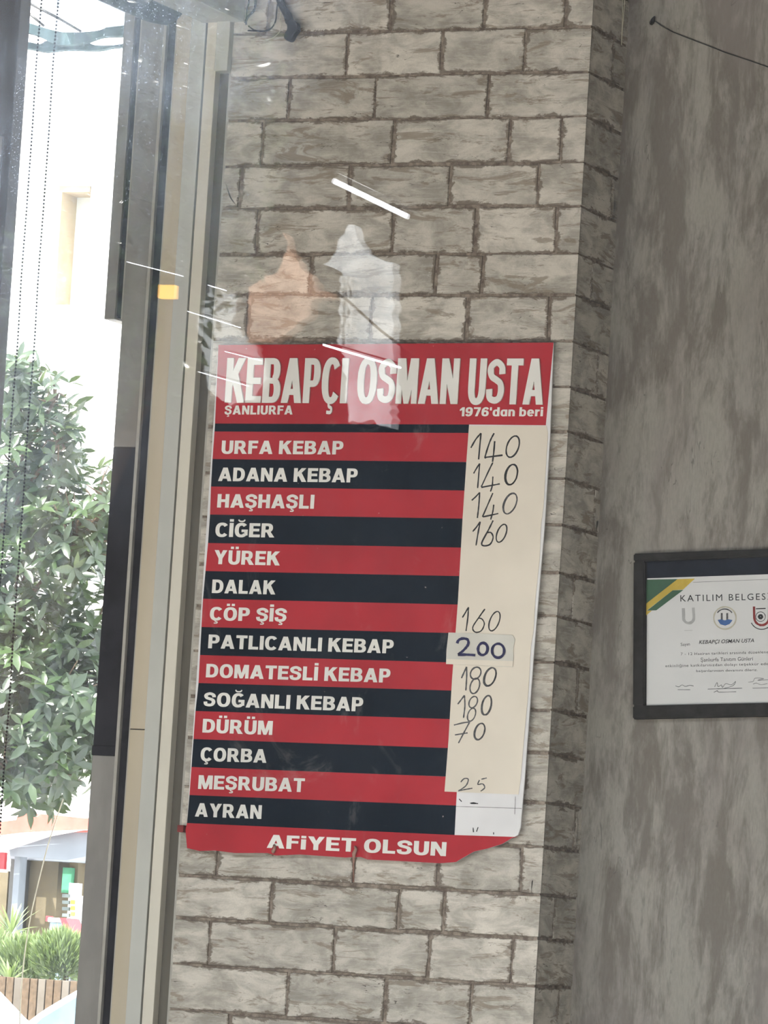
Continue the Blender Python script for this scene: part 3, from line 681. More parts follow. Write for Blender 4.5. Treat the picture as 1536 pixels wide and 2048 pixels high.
write([[(175, 988), (240, 972), (290, 965)], [(290, 965), (250, 1040), (208, 1120)], [(182, 1060), (275, 1045)], {'o': (364, 1034, 34, 60, .22)}, {'o': (362, 1036, 38, 60, .22)}], A4, 2.3, 'ink_grey', 'handwritten price 70')
write([[(225, 1405), (250, 1380), (280, 1385), (262, 1432), (207, 1470)], [(207, 1470), (240, 1462), (310, 1450)], [(375, 1384), (415, 1375)], [(362, 1390), (350, 1422), (385, 1418), (400, 1446), (370, 1472)]], A4, 2.0, 'ink_grey', 'handwritten price 25')
write([[(213, 1528), (232, 1548)], [(292, 1560), (320, 1556), (350, 1564)], [(300, 1562), (352, 1562)], [(315, 1738), (318, 1772)], [(352, 1735), (340, 1768)], [(465, 1772), (465, 1788)]], A4, 1.6, 'ink', 'leftover pen marks on the white panel', SY - .0006, brd)
write([[(190, 1583), (430, 1590), (670, 1598)], [(625, 1510), (620, 1640)]], A4, .7, 'ink_grey', 'thin ruled lines on the white panel', SY - .0005, brd)
# ties through the lower edge
for x, y0, y1, lab in ((708, 1693, 1764, 'rusty tie that hangs below the board edge'), (546, 1690, 1711, 'short rusty tie on the board edge')):
    bm = bmesh.new()
    tube(bm, [at(x + 2, y0, SY - .004), at(x + 4, y0 + 5, SY - .006), at(x, y0 + 14, SY - .005), at(x - 1, (y0 + y1) / 2, SY), at(x - 1, y1, SY + .006)], [.0022, .0026, .0034, .0016, .0015] if y1 > 1720 else [.0022, .0026, .003, .0018, .0015], 6)
    o = mesh_obj('wire_tie', bm, M['tape'], sign, True); o['label'] = lab
o = box('tape_tab', M['print_maroon'], at(361, 1660, 0).x, at(373, 1660, 0).x, -.0125, -.0005, at(368, 1665, 0).z, at(368, 1651, 0).z, .0003, sign)
adopt(sign)
for c in list(pa.children) + list(pt.children) + list(brd.children): c.matrix_parent_inverse = Matrix.Identity(4)

# ================================================================== FRAMED CERTIFICATE
th = math.radians(3.2)
cert_o = at(1265, 1438, DEP - .018)
cert = tag(empty('framed_certificate', cert_o), 'black framed participation certificate hung slightly crooked on the grey wall', 'certificate')
cx, cz = Vector((math.cos(th), 0, math.sin(th))), Vector((-math.sin(th), 0, math.cos(th)))
FW, FH = 0.352, 0.268
def cloc(u, v, y): return Vector((cert_o.x, y, cert_o.z)) + cx * u + cz * v
def slab(name, m, u0, u1, v0, v1, y0, y1, lab=None):
    bm = bmesh.new(); prism(bm, [cloc(u0, v0, y0), cloc(u1, v0, y0), cloc(u1, v1, y0), cloc(u0, v1, y0)], Vector((0, y1 - y0, 0)))
    o = mesh_obj(name, bm, M[m], cert)
    if lab: o['label'] = lab
    return o
rw = 0.0195; yf = DEP - .018
for k, (u0, u1, v0, v1) in enumerate(((0, FW, FH - .0125, FH), (0, FW, 0, rw + .002), (0, rw, rw + .002, FH - .0125), (FW - rw, FW, rw + .002, FH - .0125))):
    bm = bmesh.new(); c = [cloc(u0, v0, yf), cloc(u1, v0, yf), cloc(u1, v1, yf), cloc(u0, v1, yf)]
    prism(bm, c, Vector((0, .018, 0)))
    bmesh.ops.bevel(bm, geom=[e for e in bm.edges], offset=.0018, segments=2, affect='EDGES')
    mesh_obj('frame_rail', bm, M['frame_black'], cert)
slab('mat_board', 'mat_board', rw * .8, FW - rw * .8, rw, FH - .01, DEP - .008, DEP - .004, 'blue black mat board')
PYc = DEP - .009
pw0, ph0, ph1 = rw + .001, rw + .0025, FH - .0125 - .0275
paper = slab('certificate_sheet', 'cert', pw0, FW - rw, ph0, ph1, PYc, PYc + .001, 'white certificate sheet')
def C6(p): return (1200 + p[0] * .21875, 1050 + p[1] * .21875)
def cpoly(name, m, pts, lift=.0003):
    bm = bmesh.new(); f = bm.faces.new([bm.verts.new(at(*C6(p), PYc - lift)) for p in pts])
    bmesh.ops.recalc_face_normals(bm, faces=bm.faces)
    if f.normal.y > 0: bmesh.ops.reverse_faces(bm, faces=bm.faces)
    return mesh_obj(name, bm, M[m], cert)
cpoly('corner_band', 'green_print', [(418, 500), (710, 494), (418, 722)])['label'] = 'green corner triangle'
cpoly('corner_band', 'gold_print', [(710, 494), (868, 490), (760, 590), (665, 597), (418, 790), (418, 722)])['label'] = 'gold corner band'
cpoly('corner_band', 'green_print', [(665, 597), (762, 594), (515, 780), (430, 783)], .0004)
cpoly('corner_band', 'gold_print', [(418, 785), (475, 783), (418, 830)], .0004)
INK = M['ink']
def ctext(s, a, b, h, m=INK, bold=0.0, shear=0.0, lab=None, space=1.0):
    o = text_px('lettering', s, C6(a), C6(b), h * .21875, h * .21875, PYc, m, cert, bold=bold, lift=.0005, shear=shear, lean=-.02, space=space)
    if lab: o['label'] = lab
ctext('KATILIM BELGESİ', (735, 700), (1562, 682), 58, lab='certificate title KATILIM BELGESİ', space=1.25)
ctext('KEBAPÇI OSMAN USTA', (905, 1088), (1408, 1072), 34, bold=.008, shear=.25, lab='recipient KEBAPÇI OSMAN USTA')
G_ = M['ink_grey']
ctext('Sayın', (738, 1106), (822, 1102), 28, G_)
ctext('7 - 12 Haziran tarihleri arasında düzenlenen', (738, 1192), (1560, 1172), 24, G_, space=1.1)
ctext('Şanlıurfa Tanıtım Günleri', (920, 1250), (1398, 1238), 34, G_)
ctext('etkinliğine katkılarınızdan dolayı teşekkür eder', (598, 1300), (1560, 1280), 24, G_, space=1.1)
ctext('başarılarınızın devamını dileriz.', (880, 1345), (1440, 1335), 22, G_)
bm = bmesh.new()
def crib(pts, wz): ribbon(bm, crom([C6(p) for p in pts], 4), wz * .21875, PYc - .0004)
crib([(690, 1470), (720, 1480), (750, 1462), (780, 1476), (820, 1466), (855, 1472)], 5); crib([(710, 1505), (825, 1506)], 5)
crib([(985, 1500), (1130, 1497), (1300, 1492)], 6); crib([(1048, 1480), (1070, 1440), (1080, 1478), (1110, 1462), (1120, 1485), (1150, 1450), (1200, 1462), (1240, 1430), (1215, 1470), (1130, 1495)], 5)
crib([(1040, 1530), (1075, 1515), (1090, 1528), (1245, 1524)], 5)
crib([(1355, 1437), (1400, 1430), (1420, 1400), (1500, 1405), (1440, 1420), (1536, 1415)], 4); crib([(1395, 1492), (1550, 1488)], 5); crib([(1400, 1455), (1430, 1445), (1470, 1460), (1530, 1450)], 4)
crib([(850, 524), (1200, 510), (1560, 497)], 3)
bmesh.ops.recalc_face_normals(bm, faces=bm.faces)
sg = mesh_obj('signature', bm, M['ink_grey'], cert); sg['label'] = 'pen signatures and ruled lines'; sg['kind'] = 'stuff'
def arc(cx_, cy_, r, a0, a1, n=14): return [(cx_ + r * math.cos(math.radians(a0 + (a1 - a0) * k / n)), cy_ + r * math.sin(math.radians(a0 + (a1 - a0) * k / n))) for k in range(n + 1)]
# grey horseshoe emblem
bm = bmesh.new(); ribbon(bm, [C6(p) for p in [(762, 760), (765, 830)] + arc(811, 850, 47, 175, 5) + [(858, 830), (853, 755)]], 26 * .21875, PYc - .0004)
ribbon(bm, [C6(p) for p in [(770, 965), (845, 963)]], 1, PYc - .0004)
mesh_obj('emblem', bm, M['print_grey'], cert)['label'] = 'pale grey horseshoe shaped emblem'
# round seal
seal = bmesh.new(); ribbon(seal, [C6(p) for p in arc(1142, 850, 102, 0, 345, 24)], 14 * .21875, PYc - .0004, True)
so_ = mesh_obj('emblem', seal, M['print_tan'], cert); so_['label'] = 'round tan seal with two pillars over blue waves'
b2 = bmesh.new()
for x in (1113, 1163): b2.faces.new([b2.verts.new(at(*C6(p), PYc - .0005)) for p in ((x - 9, 805), (x + 9, 805), (x + 9, 868), (x - 9, 868))])
ribbon(b2, [C6(p) for p in arc(1140, 850, 82, 215, 325, 10)], 11 * .21875, PYc - .0005)
mesh_obj('emblem_pillars', b2, M['ink_grey'], so_)
b3 = bmesh.new(); b3.faces.new([b3.verts.new(at(*C6(p), PYc - .0006)) for p in [(1075, 868), (1110, 862), (1140, 872), (1175, 862), (1212, 870), (1185, 905), (1145, 920), (1100, 908)]])
mesh_obj('emblem_waves', b3, M['print_blue'], so_)
# maroon emblem
b4 = bmesh.new()
ribbon(b4, [C6(p) for p in [(1408, 745), (1410, 850)] + arc(1478, 850, 66, 175, 5) + [(1545, 850), (1545, 745)]], 20 * .21875, PYc - .0004)
m4 = mesh_obj('emblem', b4, M['print_maroon'], cert); m4['label'] = 'maroon and black emblem with a ringed centre'
b5 = bmesh.new()
for r, wd in ((14, 22), (44, 6)): ribbon(b5, [C6(p) for p in arc(1468, 838, r, 0, 340, 16)], wd * .21875, PYc - .0005, True)
ribbon(b5, [C6(p) for p in arc(1478, 850, 104, 155, 20, 14)], 9 * .21875, PYc - .0005)
ribbon(b5, [C6(p) for p in [(1425, 766), (1515, 762)]], 10 * .21875, PYc - .0005)
mesh_obj('emblem_ring', b5, M['ink'], m4)
adopt(cert)
for c in cert.children:
    for d in c.children: d.matrix_parent_inverse = Matrix.Identity(4)

# ---- nail and thin wire on the grey wall
bm = bmesh.new()
tube(bm, [at(1303, 46, DEP), at(1306, 40, DEP - .012), at(1309, 33, DEP - .02)], [.004, .0035, .0012], 6)
o = mesh_obj('nail', bm, M['black'], smooth=True); tag(o, 'small dark nail near the top of the grey wall', 'nail')
bm = bmesh.new()
tube(bm, [at(x, y, DEP - .003) for x, y in ((1310, 42), (1322, 51), (1345, 64), (1375, 76), (1410, 89), (1450, 105), (1495, 120), (1545, 137), (1600, 160))], .0009, 5)
tag(mesh_obj('wire', bm, M['steel'], smooth=True), 'thin dark wire sagging right from the nail', 'wire')
bm = bmesh.new()
tube(bm, [atx(1252, -40, .004), atx(1248, 20, .006), atx(1245, 60, .003), atx(1243, 90, .004)], .0007, 5)
tube(bm, [atx(1246, -40, .004), atx(1245, 30, .003), atx(1243, 88, .004)], .0007, 5)
tag(mesh_obj('string', bm, M['string'], smooth=True), 'thin pale string on the shaded side of the pillar', 'string')

# ---- black cable with its connector, top of the pillar
root = tag(empty('hanging_cable', at(560, 0, -.01)), 'black tangled cable with a connector hanging at the top left of the bricks', 'cable')
def cab(pts, r, nm_='cable_loop', m='black', Y=-.012):
    bm = bmesh.new(); tube(bm, [at(x, y, Y + U(-.003, .003)) for x, y in crom(pts, 4)], r, 6); mesh_obj(nm_, bm, M[m], root, True)
cab([(500, -60), (508, -20), (511, 5), (507, 22), (497, 32), (490, 45)], .0022)
cab([(496, -50), (498, 0), (494, 20), (492, 50)], .0014)
cab([(548, -60), (556, -10), (562, 10), (572, 28), (577, 45)], .0052, 'cable_lead')
cab([(566, -60), (564, -10), (568, 12), (580, 30), (585, 48)], .0036, 'cable_lead')
cab([(555, 8), (553, 25), (551, 42), (543, 56), (530, 62), (510, 62), (496, 61)], .0013)
cab([(562, 25), (560, 40), (563, 50), (560, 62), (553, 70), (545, 76), (532, 80)], .0008, m='string')
cab([(497, 52), (508, 60), (520, 62)], .0012)
bm = bmesh.new(); prism(bm, [at(x, y, -.03) for x, y in ((573, 44), (583, 37), (593, 47), (594, 60), (587, 68), (581, 80), (575, 82), (567, 76), (568, 68), (574, 58))], Vector((0, .016, 0)))
bmesh.ops.bevel(bm, geom=list(bm.edges), offset=.0012, segments=2, affect='EDGES')
mesh_obj('connector', bm, M['black'], root)['label'] = 'black plastic connector'
bm = bmesh.new(); tube(bm, [at(591, 50, -.022), at(597, 48, -.022)], .0014, 6); mesh_obj('connector_pin', bm, M['black'], root)
adopt(root)

# ---- bead chains in front of the side window, and the string
bead = bmesh.new(); bmesh.ops.create_icosphere(bead, subdivisions=1, radius=.0021)
def chain(a, b, label):
    bm = bmesh.new(); n = int((a - b).length / .0062)
    tv = [v.co.copy() for v in bead.verts]; tf = [[v.index for v in f.verts] for f in bead.faces]
    for k in range(n):
        p = a.lerp(b, k / n) + Vector((math.sin(k * .13) * .0006, math.cos(k * .2) * .0006, 0))
        vs_ = [bm.verts.new(p + c) for c in tv]
        for f in tf: bm.faces.new([vs_[i] for i in f])
    tube(bm, [a, b], .0005, 4)
    tag(mesh_obj('bead_chain', bm, M['black'], smooth=True), label, 'chain', 'bead chains of the blind')
def z_at(x, y, z): return Vector((x, y, z))
pa_, pb_ = at(92, 350, -.05), at(8, 1500, -.05)
chain(z_at(pa_.x, -.05, 3.6), z_at(pa_.x - .002, -.05, 1.2), 'dark bead chain of the blind, right one of the pair in the window')
pa2, pb2 = at(57, 370, -.05), at(20, 900, -.05)
chain(z_at(pa2.x, -.05, 3.6), z_at(pa2.x - .002, -.05, 1.2), 'dark bead chain of the blind, left one of the pair beside the post')
bm = bmesh.new(); tube(bm, [at(x, y, .35) for x, y in crom([(126, 1598), (112, 1640), (96, 1690), (78, 1760), (62, 1830), (52, 1890), (44, 1960), (40, 2030), (38, 2100)], 4)], .0011, 5)
tag(mesh_obj('cord', bm, M['string'], smooth=True), 'thin pale cord running slantwise down outside the lower window', 'cord')

# ================================================================== OUTDOORS THROUGH THE SIDE WINDOW
# canopy seen at the top of the window
cn = tag(empty('canopy', at(150, 60, 2.5)), 'dark scalloped canopy edge outside the top of the window', 'canopy')
V25 = Vector((-.004, .02, 0))
def cpl(name, m, pts, Y, dv):
    bm = bmesh.new(); prism(bm, [at(x, y, Y) for x, y in pts], dv); return mesh_obj(name, bm, M[m], cn)
up = crom([(20, 40), (58, 46), (90, 56), (125, 64), (165, 64), (200, 60), (225, 50), (290, 38)], 3)
lo = crom([(290, 72), (218, 72), (190, 77), (165, 86), (120, 90), (100, 84), (84, 75), (58, 66), (20, 60)], 3)
cpl('valance', 'valance', up + lo, 2.5, V25)
up = crom([(20, 82), (58, 84), (80, 88), (100, 80), (170, 84), (190, 90), (228, 90), (290, 80)], 3)
lo = crom([(290, 92), (228, 94), (195, 100), (130, 99), (90, 103), (58, 97), (20, 94)], 3)
cpl('valance', 'valance', up + lo, 2.52, V25)
cpl('roof_panel', 'kiosk_grey', [(60, -60), (84, 0), (140, 27), (205, 56), (290, 46), (290, -60)], 2.3, Vector((-.5, 1.2, .35)))
for a, b, r in (((50, 2), (118, 37), .0035), ((118, 37), (162, 63), .003), ((50, 20), (88, 52), .003)):
    bm = bmesh.new(); tube(bm, [at(*a, 2.45), at(*b, 2.45)], r, 6); mesh_obj('rib', bm, M['steel'], cn, True)
adopt(cn)

def leaf_geo(L, Wd, curl):
    """a pointed, folded, drooping leaf: 8 triangles"""
    pts = []
    for t, w_ in ((0, .05), (.35, .9), (.7, .75), (1, 0.0)):
        x = L * t; z = -curl * L * t * t
        pts.append((x, w_ * Wd / 2, z + .12 * Wd * w_, z))
    return pts
def add_leaf(bm, lay, pos, d, n, L, Wd, curl, shade):
    d = d.normalized(); s = d.cross(n)
    if s.length < 1e-4: s = d.cross(Vector((1, 0, 0.01)))
    s.normalize(); n = s.cross(d)
    prev = None
    for (x, hw, ze, zc) in leaf_geo(L, Wd, curl):
        a = bm.verts.new(pos + d * x + s * hw + n * ze); c = bm.verts.new(pos + d * x + n * zc); b = bm.verts.new(pos + d * x - s * hw + n * ze)
        for v in (a, b, c): v[lay] = shade
        if prev:
            for q in ((prev[0], prev[1], c, a), (prev[1], prev[2], b, c)):
                f = bm.faces.new(q); f.smooth = True
        prev = (a, c, b)
def rvec():
    while True:
        v = Vector((U(-1, 1), U(-1, 1), U(-1, 1)))
        if .05 < v.length < 1: return v.normalized()

# leafy tree
tY = 6.0
base = at(-330, 1500, tY + .6)
tree = tag(empty('tree', (base.x - .25, base.y, -0.11)), 'leafy evergreen tree with glossy dark leaves outside the left window', 'tree')
lobes = [(at(20, 1230, tY + .4), Vector((.26, .40, .52)), 950), (at(95, 1430, tY + .4), Vector((.30, .40, .26)), 640), (at(170, 1330, tY + .6), Vector((.22, .35, .32)), 520),
         (at(-140, 1100, tY + .4), Vector((.36, .42, .62)), 800), (at(60, 960, tY + .3), Vector((.17, .26, .24)), 330), (at(150, 1090, tY + .3), Vector((.12, .22, .20)), 170),
         (at(20, 1540, tY + .3), Vector((.26, .3, .13)), 300), (at(30, 800, tY + .2), Vector((.10, .18, .14)), 90), (at(210, 1020, tY + .3), Vector((.06, .15, .16)), 60),
         (at(320, 1350, tY + .6), Vector((.25, .35, .40)), 300), (at(110, 800, tY + .2), Vector((.05, .12, .10)), 26), (at(60, 745, tY + .2), Vector((.06, .12, .05)), 24), (at(120, 880, tY + .2), Vector((.06, .12, .08)), 40)]
leaves = []
for c, rad, n in lobes:
    k = 0; n = int(n * 2.1)
    while k < n:
        v = rvec() * (random.random() ** .45); p = c + Vector((v.x * rad.x, v.y * rad.y, v.z * rad.z))
        ax = (v + Vector((0, -.25, .55)) + rvec() * .5).normalized(); nl = random.choice((3, 4, 5, 6))
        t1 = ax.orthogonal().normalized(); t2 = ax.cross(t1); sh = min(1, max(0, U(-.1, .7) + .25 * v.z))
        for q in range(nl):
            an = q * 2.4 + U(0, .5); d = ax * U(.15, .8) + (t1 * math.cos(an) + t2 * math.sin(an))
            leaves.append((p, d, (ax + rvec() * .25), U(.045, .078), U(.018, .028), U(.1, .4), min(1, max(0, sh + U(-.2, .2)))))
            k += 1
def on_view(p):
    q = p - EYE; w_ = q.dot(FWD); return 768 + F_PX * q.dot(RGT) / w_, 1024 + F_PX * q.dot(DWN) / w_, w_
cand = []
for i, lf in enumerate(leaves):
    x, y, w_ = on_view(lf[0])
    if -20 < x < 235 and 650 < y < 1700: cand.append((w_, i))
cand.sort(); single = set(i for _, i in cand[:296])
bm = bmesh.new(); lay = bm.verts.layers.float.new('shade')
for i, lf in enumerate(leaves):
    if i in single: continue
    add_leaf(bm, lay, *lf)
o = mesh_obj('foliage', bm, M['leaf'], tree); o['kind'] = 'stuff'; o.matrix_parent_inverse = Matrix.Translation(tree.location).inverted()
protos = []
for k in range(8):
    b = bmesh.new(); ly = b.verts.layers.float.new('shade')
    add_leaf(b, ly, Vector((0, 0, 0)), Vector((1, 0, 0)), Vector((0, 0, 1)), .062, .024, .1 + .04 * k, k / 7)
    me = bpy.data.meshes.new('leaf'); b.to_mesh(me); b.free(); me.materials.append(M['leaf'])
    for p in me.polygons: p.use_smooth = True
    protos.append(me)
inv = Matrix.Translation(tree.location).inverted()
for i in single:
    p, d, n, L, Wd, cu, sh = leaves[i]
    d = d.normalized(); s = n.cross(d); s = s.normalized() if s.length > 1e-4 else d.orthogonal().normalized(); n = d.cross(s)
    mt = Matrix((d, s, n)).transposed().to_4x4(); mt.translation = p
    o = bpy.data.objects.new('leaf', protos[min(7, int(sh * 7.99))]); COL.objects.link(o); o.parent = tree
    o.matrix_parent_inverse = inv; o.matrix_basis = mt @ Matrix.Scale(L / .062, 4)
    
bm = bmesh.new(); r0 = tree.location
trunk_pts = [Vector((r0.x, r0.y, -.11)), Vector((r0.x + .03, r0.y, .8)), Vector((r0.x - .02, r0.y + .03, 1.5)), lobes[0][0] + Vector((-.05, 0, -.2))]
tube(bm, trunk_pts, [.06, .05, .04, .02], 8); t_ = mesh_obj('trunk', bm, M['bark'], tree, True); t_.matrix_parent_inverse = inv
for c, rad, n in lobes:
    bm = bmesh.new(); s0 = trunk_pts[2] + Vector((0, 0, .25)); mid = s0.lerp(c, .55) + Vector((U(-.03, .03), U(-.03, .03), -.03))
    tube(bm, [s0, mid, c, c + Vector((U(-.5, .5) * rad.x, 0, rad.z * .7))], [.018, .011, .006, .002], 6)
    for k in range(8):
        v = rvec(); tip = c + Vector((v.x * rad.x, v.y * rad.y, v.z * rad.z)) * .85; tube(bm, [c.lerp(tip, .1), c.lerp(tip, .55) + rvec() * .02, tip], [.005, .0035, .0015], 5)
    b_ = mesh_obj('branch', bm, M['bark'], tree, True); b_.matrix_parent_inverse = inv

# white building with a window, far behind the tree
hb = tag(empty('white_building', at(120, 1880, 31)), 'sunlit white building with a pale window behind the tree', 'building')
p0 = at(-160, 1700, 30); p1 = at(330, 200, 30)
wl, wr, wb, wt = at(62, 470, 30).x, at(176, 470, 30).x, at(120, 610, 30).z, at(120, 372, 30).z
bm = bmesh.new()
for x0, x1, z0, z1 in ((p0.x, wl, -.11, 9.0), (wr, p1.x + 2, -.11, 9.0), (wl, wr, -.11, wb), (wl, wr, wt, 9.0)): bx(bm, x0, x1, 30, 33, z0, z1)
mesh_obj('wall', bm, M['house_white'], hb)
xm = at(110, 470, 30).x
box('window_reveal', M['house_tan'], xm, xm + .03, 30.02, 30.3, wb, wt - .05, 0, hb)
box('window_reveal', M['house_tan'], xm, wr - .02, 30.02, 30.3, wt - .05, wt, 0, hb)
box('window_frame', M['house_white'], wl + .001, xm, 30.06, 30.14, wb, wt, 0, hb)
box('window_pane', M['window_glass'], wl, wr, 30.3, 30.34, wb, wt, 0, hb)
box('string_course', M['house_white'], p0.x, p1.x + 2, 29.93, 30, wt + .05, wt + .12, 0, hb)
box('cornice', M['house_white'], p0.x - .2, p1.x + 2.2, 29.7, 33, 9.0, 9.25, 0, hb)
adopt(hb)

# kiosk with faded red and white awning
KY = 24.0
kr = tag(empty('kiosk', at(80, 1990, KY + 1)), 'small ochre kiosk with faded red awning beyond the shrubs', 'kiosk')
def kb(name, m, px0, px1, py0, py1, Y0, Y1, lab=None):
    a = at((px0 + px1) / 2, py1, Y0); b = at((px0 + px1) / 2, py0, Y0)
    x0, x1 = at(px0, (py0 + py1) / 2, Y0).x, at(px1, (py0 + py1) / 2, Y0).x
    o = box(name, M[m], x0, x1, Y0, Y1, a.z, b.z, 0.002, kr)
    if lab: o['label'] = lab
    return o
kb('wall', 'kiosk_wall', 36, 109, 1700, 2010, KY, KY + .3, 'ochre wall')
kb('wall', 'kiosk_wall', -60, 8, 1740, 2010, KY, KY + .3)
kb('post', 'kiosk_grey', 20, 32, 1690, 2010, KY - .3, KY - .2, 'blue grey post')
kb('post', 'steel', 32, 41, 1705, 2010, KY - .1, KY - .02, 'dark post')
kb('post', 'steel', 12, 20, 1705, 2010, KY - .1, KY - .02)
kb('lintel', 'kiosk_grey', 20, 178, 1688, 1722, KY - .15, KY + .3, 'blue grey lintel')
kb('wall', 'kiosk_wall', 138, 156, 1700, 1790, KY - .05, KY + .3)
kb('notice_board', 'sign_green', 124, 142, 1735, 1786, KY - .1, KY - .05, 'green board in the doorway')
kb('notice_board', 'white_paint', 136, 152, 1766, 1840, KY - .2, KY - .12, 'white board with marks')
for k in range(4): kb('board_mark', 'sign_grey', 124, 138, 1788 + k * 13, 1795 + k * 13, KY - .22, KY - .2)
for k in range(3): kb('board_mark', 'gold_print', 141, 148, 1800 + k * 12, 1808 + k * 12, KY - .22, KY - .2)
kb('flag', 'red_paint', -20, 9, 1704, 1738, KY - .3, KY - .26, 'red panel at the left end')
kb('flag', 'white_paint', -20, 10, 1738, 1744, KY - .3, KY - .26)
kb('wall', 'white_paint', 156, 240, 1700, 2010, KY + .1, KY + .3)
# awning: sloping cloth, red above fading white, scalloped top edge
def awn(name, m, pts, Y0, dv):
    bm = bmesh.new(); prism(bm, [at(x, y, Y0) for x, y in pts], dv); mesh_obj(name, bm, M[m], kr)
awn('awning_cloth', 'awning_red', [(-40, 1648), (32, 1640), (36, 1630), (50, 1627), (100, 1629), (165, 1636), (240, 1640), (240, 1664), (160, 1664), (100, 1662), (40, 1666), (-40, 1676)], KY - .45, Vector((0, .05, 0)))
awn('awning_cloth', 'awning_white', [(-40, 1676), (40, 1666), (100, 1662), (160, 1660), (240, 1656), (240, 1658), (160, 1660), (95, 1672), (18, 1697), (-40, 1712)], KY - .5, Vector((0, .05, 0)))
awn('awning_side', 'kiosk_grey', [(18, 1698), (95, 1672), (160, 1658), (240, 1650), (240, 1722), (160, 1722), (20, 1712)], KY - .4, Vector((0, .1, 0)))
adopt(kr)
def thing_box(name, m, px0, px1, py0, py1, Y, dy, label, cat):
    a = at((px0 + px1) / 2, py1, Y); b = at((px0 + px1) / 2, py0, Y)
    x0, x1 = at(px0, (py0 + py1) / 2, Y).x, at(px1, (py0 + py1) / 2, Y).x
    return tag(box(name, M[m], x0, x1, Y, Y + dy, a.z, b.z, .004), label, cat)
bin_ = tag(empty('cabinet', at(108, 2010, 22.6)), 'pale blue cabinet standing between the shrubs and the kiosk', 'cabinet')
a_ = at(100, 1835, 22.6); b_ = at(118, 1990, 22.6)
box('cabinet_body', M['pale_blue'], a_.x, b_.x, 22.6, 22.9, -.11, a_.z - .03, .01, bin_); box('cabinet_lid', M['white_paint'], a_.x - .006, b_.x + .006, 22.58, 22.92, a_.z - .03, a_.z, .006, bin_); adopt(bin_)
thing_box('red_sign', 'red_paint', 91, 101, 1832, 1843, 22.8, .04, 'small dark red square sign left of the pale blue cabinet', 'sign')
rs = bpy.data.objects['red_sign']; q_ = at(96, 1843, 22.8); sp_ = box('sign_post', M['steel'], q_.x - .012, q_.x + .012, 22.84, 22.865, -.11, q_.z + .01, .002); sp_.parent = rs
bm = bmesh.new(); prism(bm, [at(x, y, 22.4) for x, y in ((119, 1836), (131, 1836), (146, 1868), (146, 1885), (138, 1882))], Vector((0, .2, 0)))
br_ = tag(mesh_obj('barrier', bm, M['red_paint']), 'slanted red barrier board right of the pale blue cabinet', 'barrier')
q_ = at(140, 1875, 22.4); l_ = box('barrier_leg', M['steel'], q_.x - .02, q_.x + .02, 22.48, 22.52, -.11, q_.z, .003); l_.parent = br_

# shrubs and yuccas
def shrub(px, py, Y, rx, rz, n, label):
    c = at(px, py, Y); o_ = tag(empty('shrub', (c.x, c.y, -.11)), label, 'shrub', 'light green shrubs in the bed')
    bm = bmesh.new(); lay = bm.verts.layers.float.new('shade')
    for k in range(n):
        v = rvec() * (R() ** .4); p = c + Vector((v.x * rx, v.y * rx, v.z * rz))
        add_leaf(bm, lay, p, v + Vector((0, -.1, 1.1)) + rvec() * .4, rvec(), U(.035, .075), U(.008, .014), U(0, .3), min(1, max(0, U(.1, .9) + .3 * v.z)))
    f = mesh_obj('foliage', bm, M['shrub_leaf'], o_); f['kind'] = 'stuff'
    bm = bmesh.new()
    for k in range(4): tube(bm, [(c.x + U(-.04, .04), c.y, -.11), tuple(c + Vector((U(-.5, .5) * rx, 0, -rz * .4)))], [.012, .006], 5)
    mesh_obj('stem', bm, M['bark'], o_); adopt(o_)
shrub(120, 1915, 19.5, .16, .15, 3600, 'light green feathery shrub, rightmost in the bed by the window frame')
shrub(55, 1925, 19.8, .18, .15, 3600, 'light green feathery shrub in the middle of the bed')
shrub(-20, 1910, 20.2, .2, .15, 1100, 'light green feathery shrub at the left edge of the bed')
shrub(185, 1925, 20.0, .17, .15, 700, 'light green feathery shrub partly behind the window frame')
def yucca(px, py, Y, L, n, label):
    c = at(px, py, Y); o_ = tag(empty('yucca', (c.x, c.y, -.11)), label, 'plant', 'spiky yuccas in the bed')
    bm = bmesh.new(); tube(bm, [(c.x, c.y, -.11), (c.x + .01, c.y, c.z * .5), tuple(c)], [.03, .026, .02], 7); mesh_obj('trunk', bm, M['bark'], o_, True)
    for k in range(n):
        el = U(-.1, 1.3); az = U(0, 6.28); d = Vector((math.cos(az) * math.cos(el), math.sin(az) * math.cos(el), math.sin(el)))
        b = bmesh.new(); ly = b.verts.layers.float.new('shade'); add_leaf(b, ly, c, d, Vector((0, 0, 1)), L * U(.8, 1.1), .020, .18, U(.3, 1))
        mesh_obj('leaf', b, M['shrub_leaf'], o_)
    adopt(o_)
yucca(22, 1868, 21.0, .22, 46, 'spiky yucca above the shrubs beside the kiosk post')
yucca(18, 1965, 19.3, .17, 38, 'spiky yucca low at the left, above the blue grey car')
bd = tag(empty('planter', at(80, 1975, 18.9)), 'low brick planter edge behind the cars', 'planter')
for k in range(14):
    x0 = at(-20 + k * 16, 1972, 18.9).x; x1 = at(-6 + k * 16, 1972, 18.9).x
    box('planter_block', M['bark' if k % 3 else 'facade_mid'], x0, x1, 18.9, 19.0, 1.18 if k % 3 else 1.16, at(80, 1958, 18.9).z, .004, bd)
box('planter_wall', M['facade_mid'], at(-40, 1972, 18.9).x, at(240, 1972, 18.9).x, 18.88, 19.0, -.11, 1.16, .01, bd)
adopt(bd)

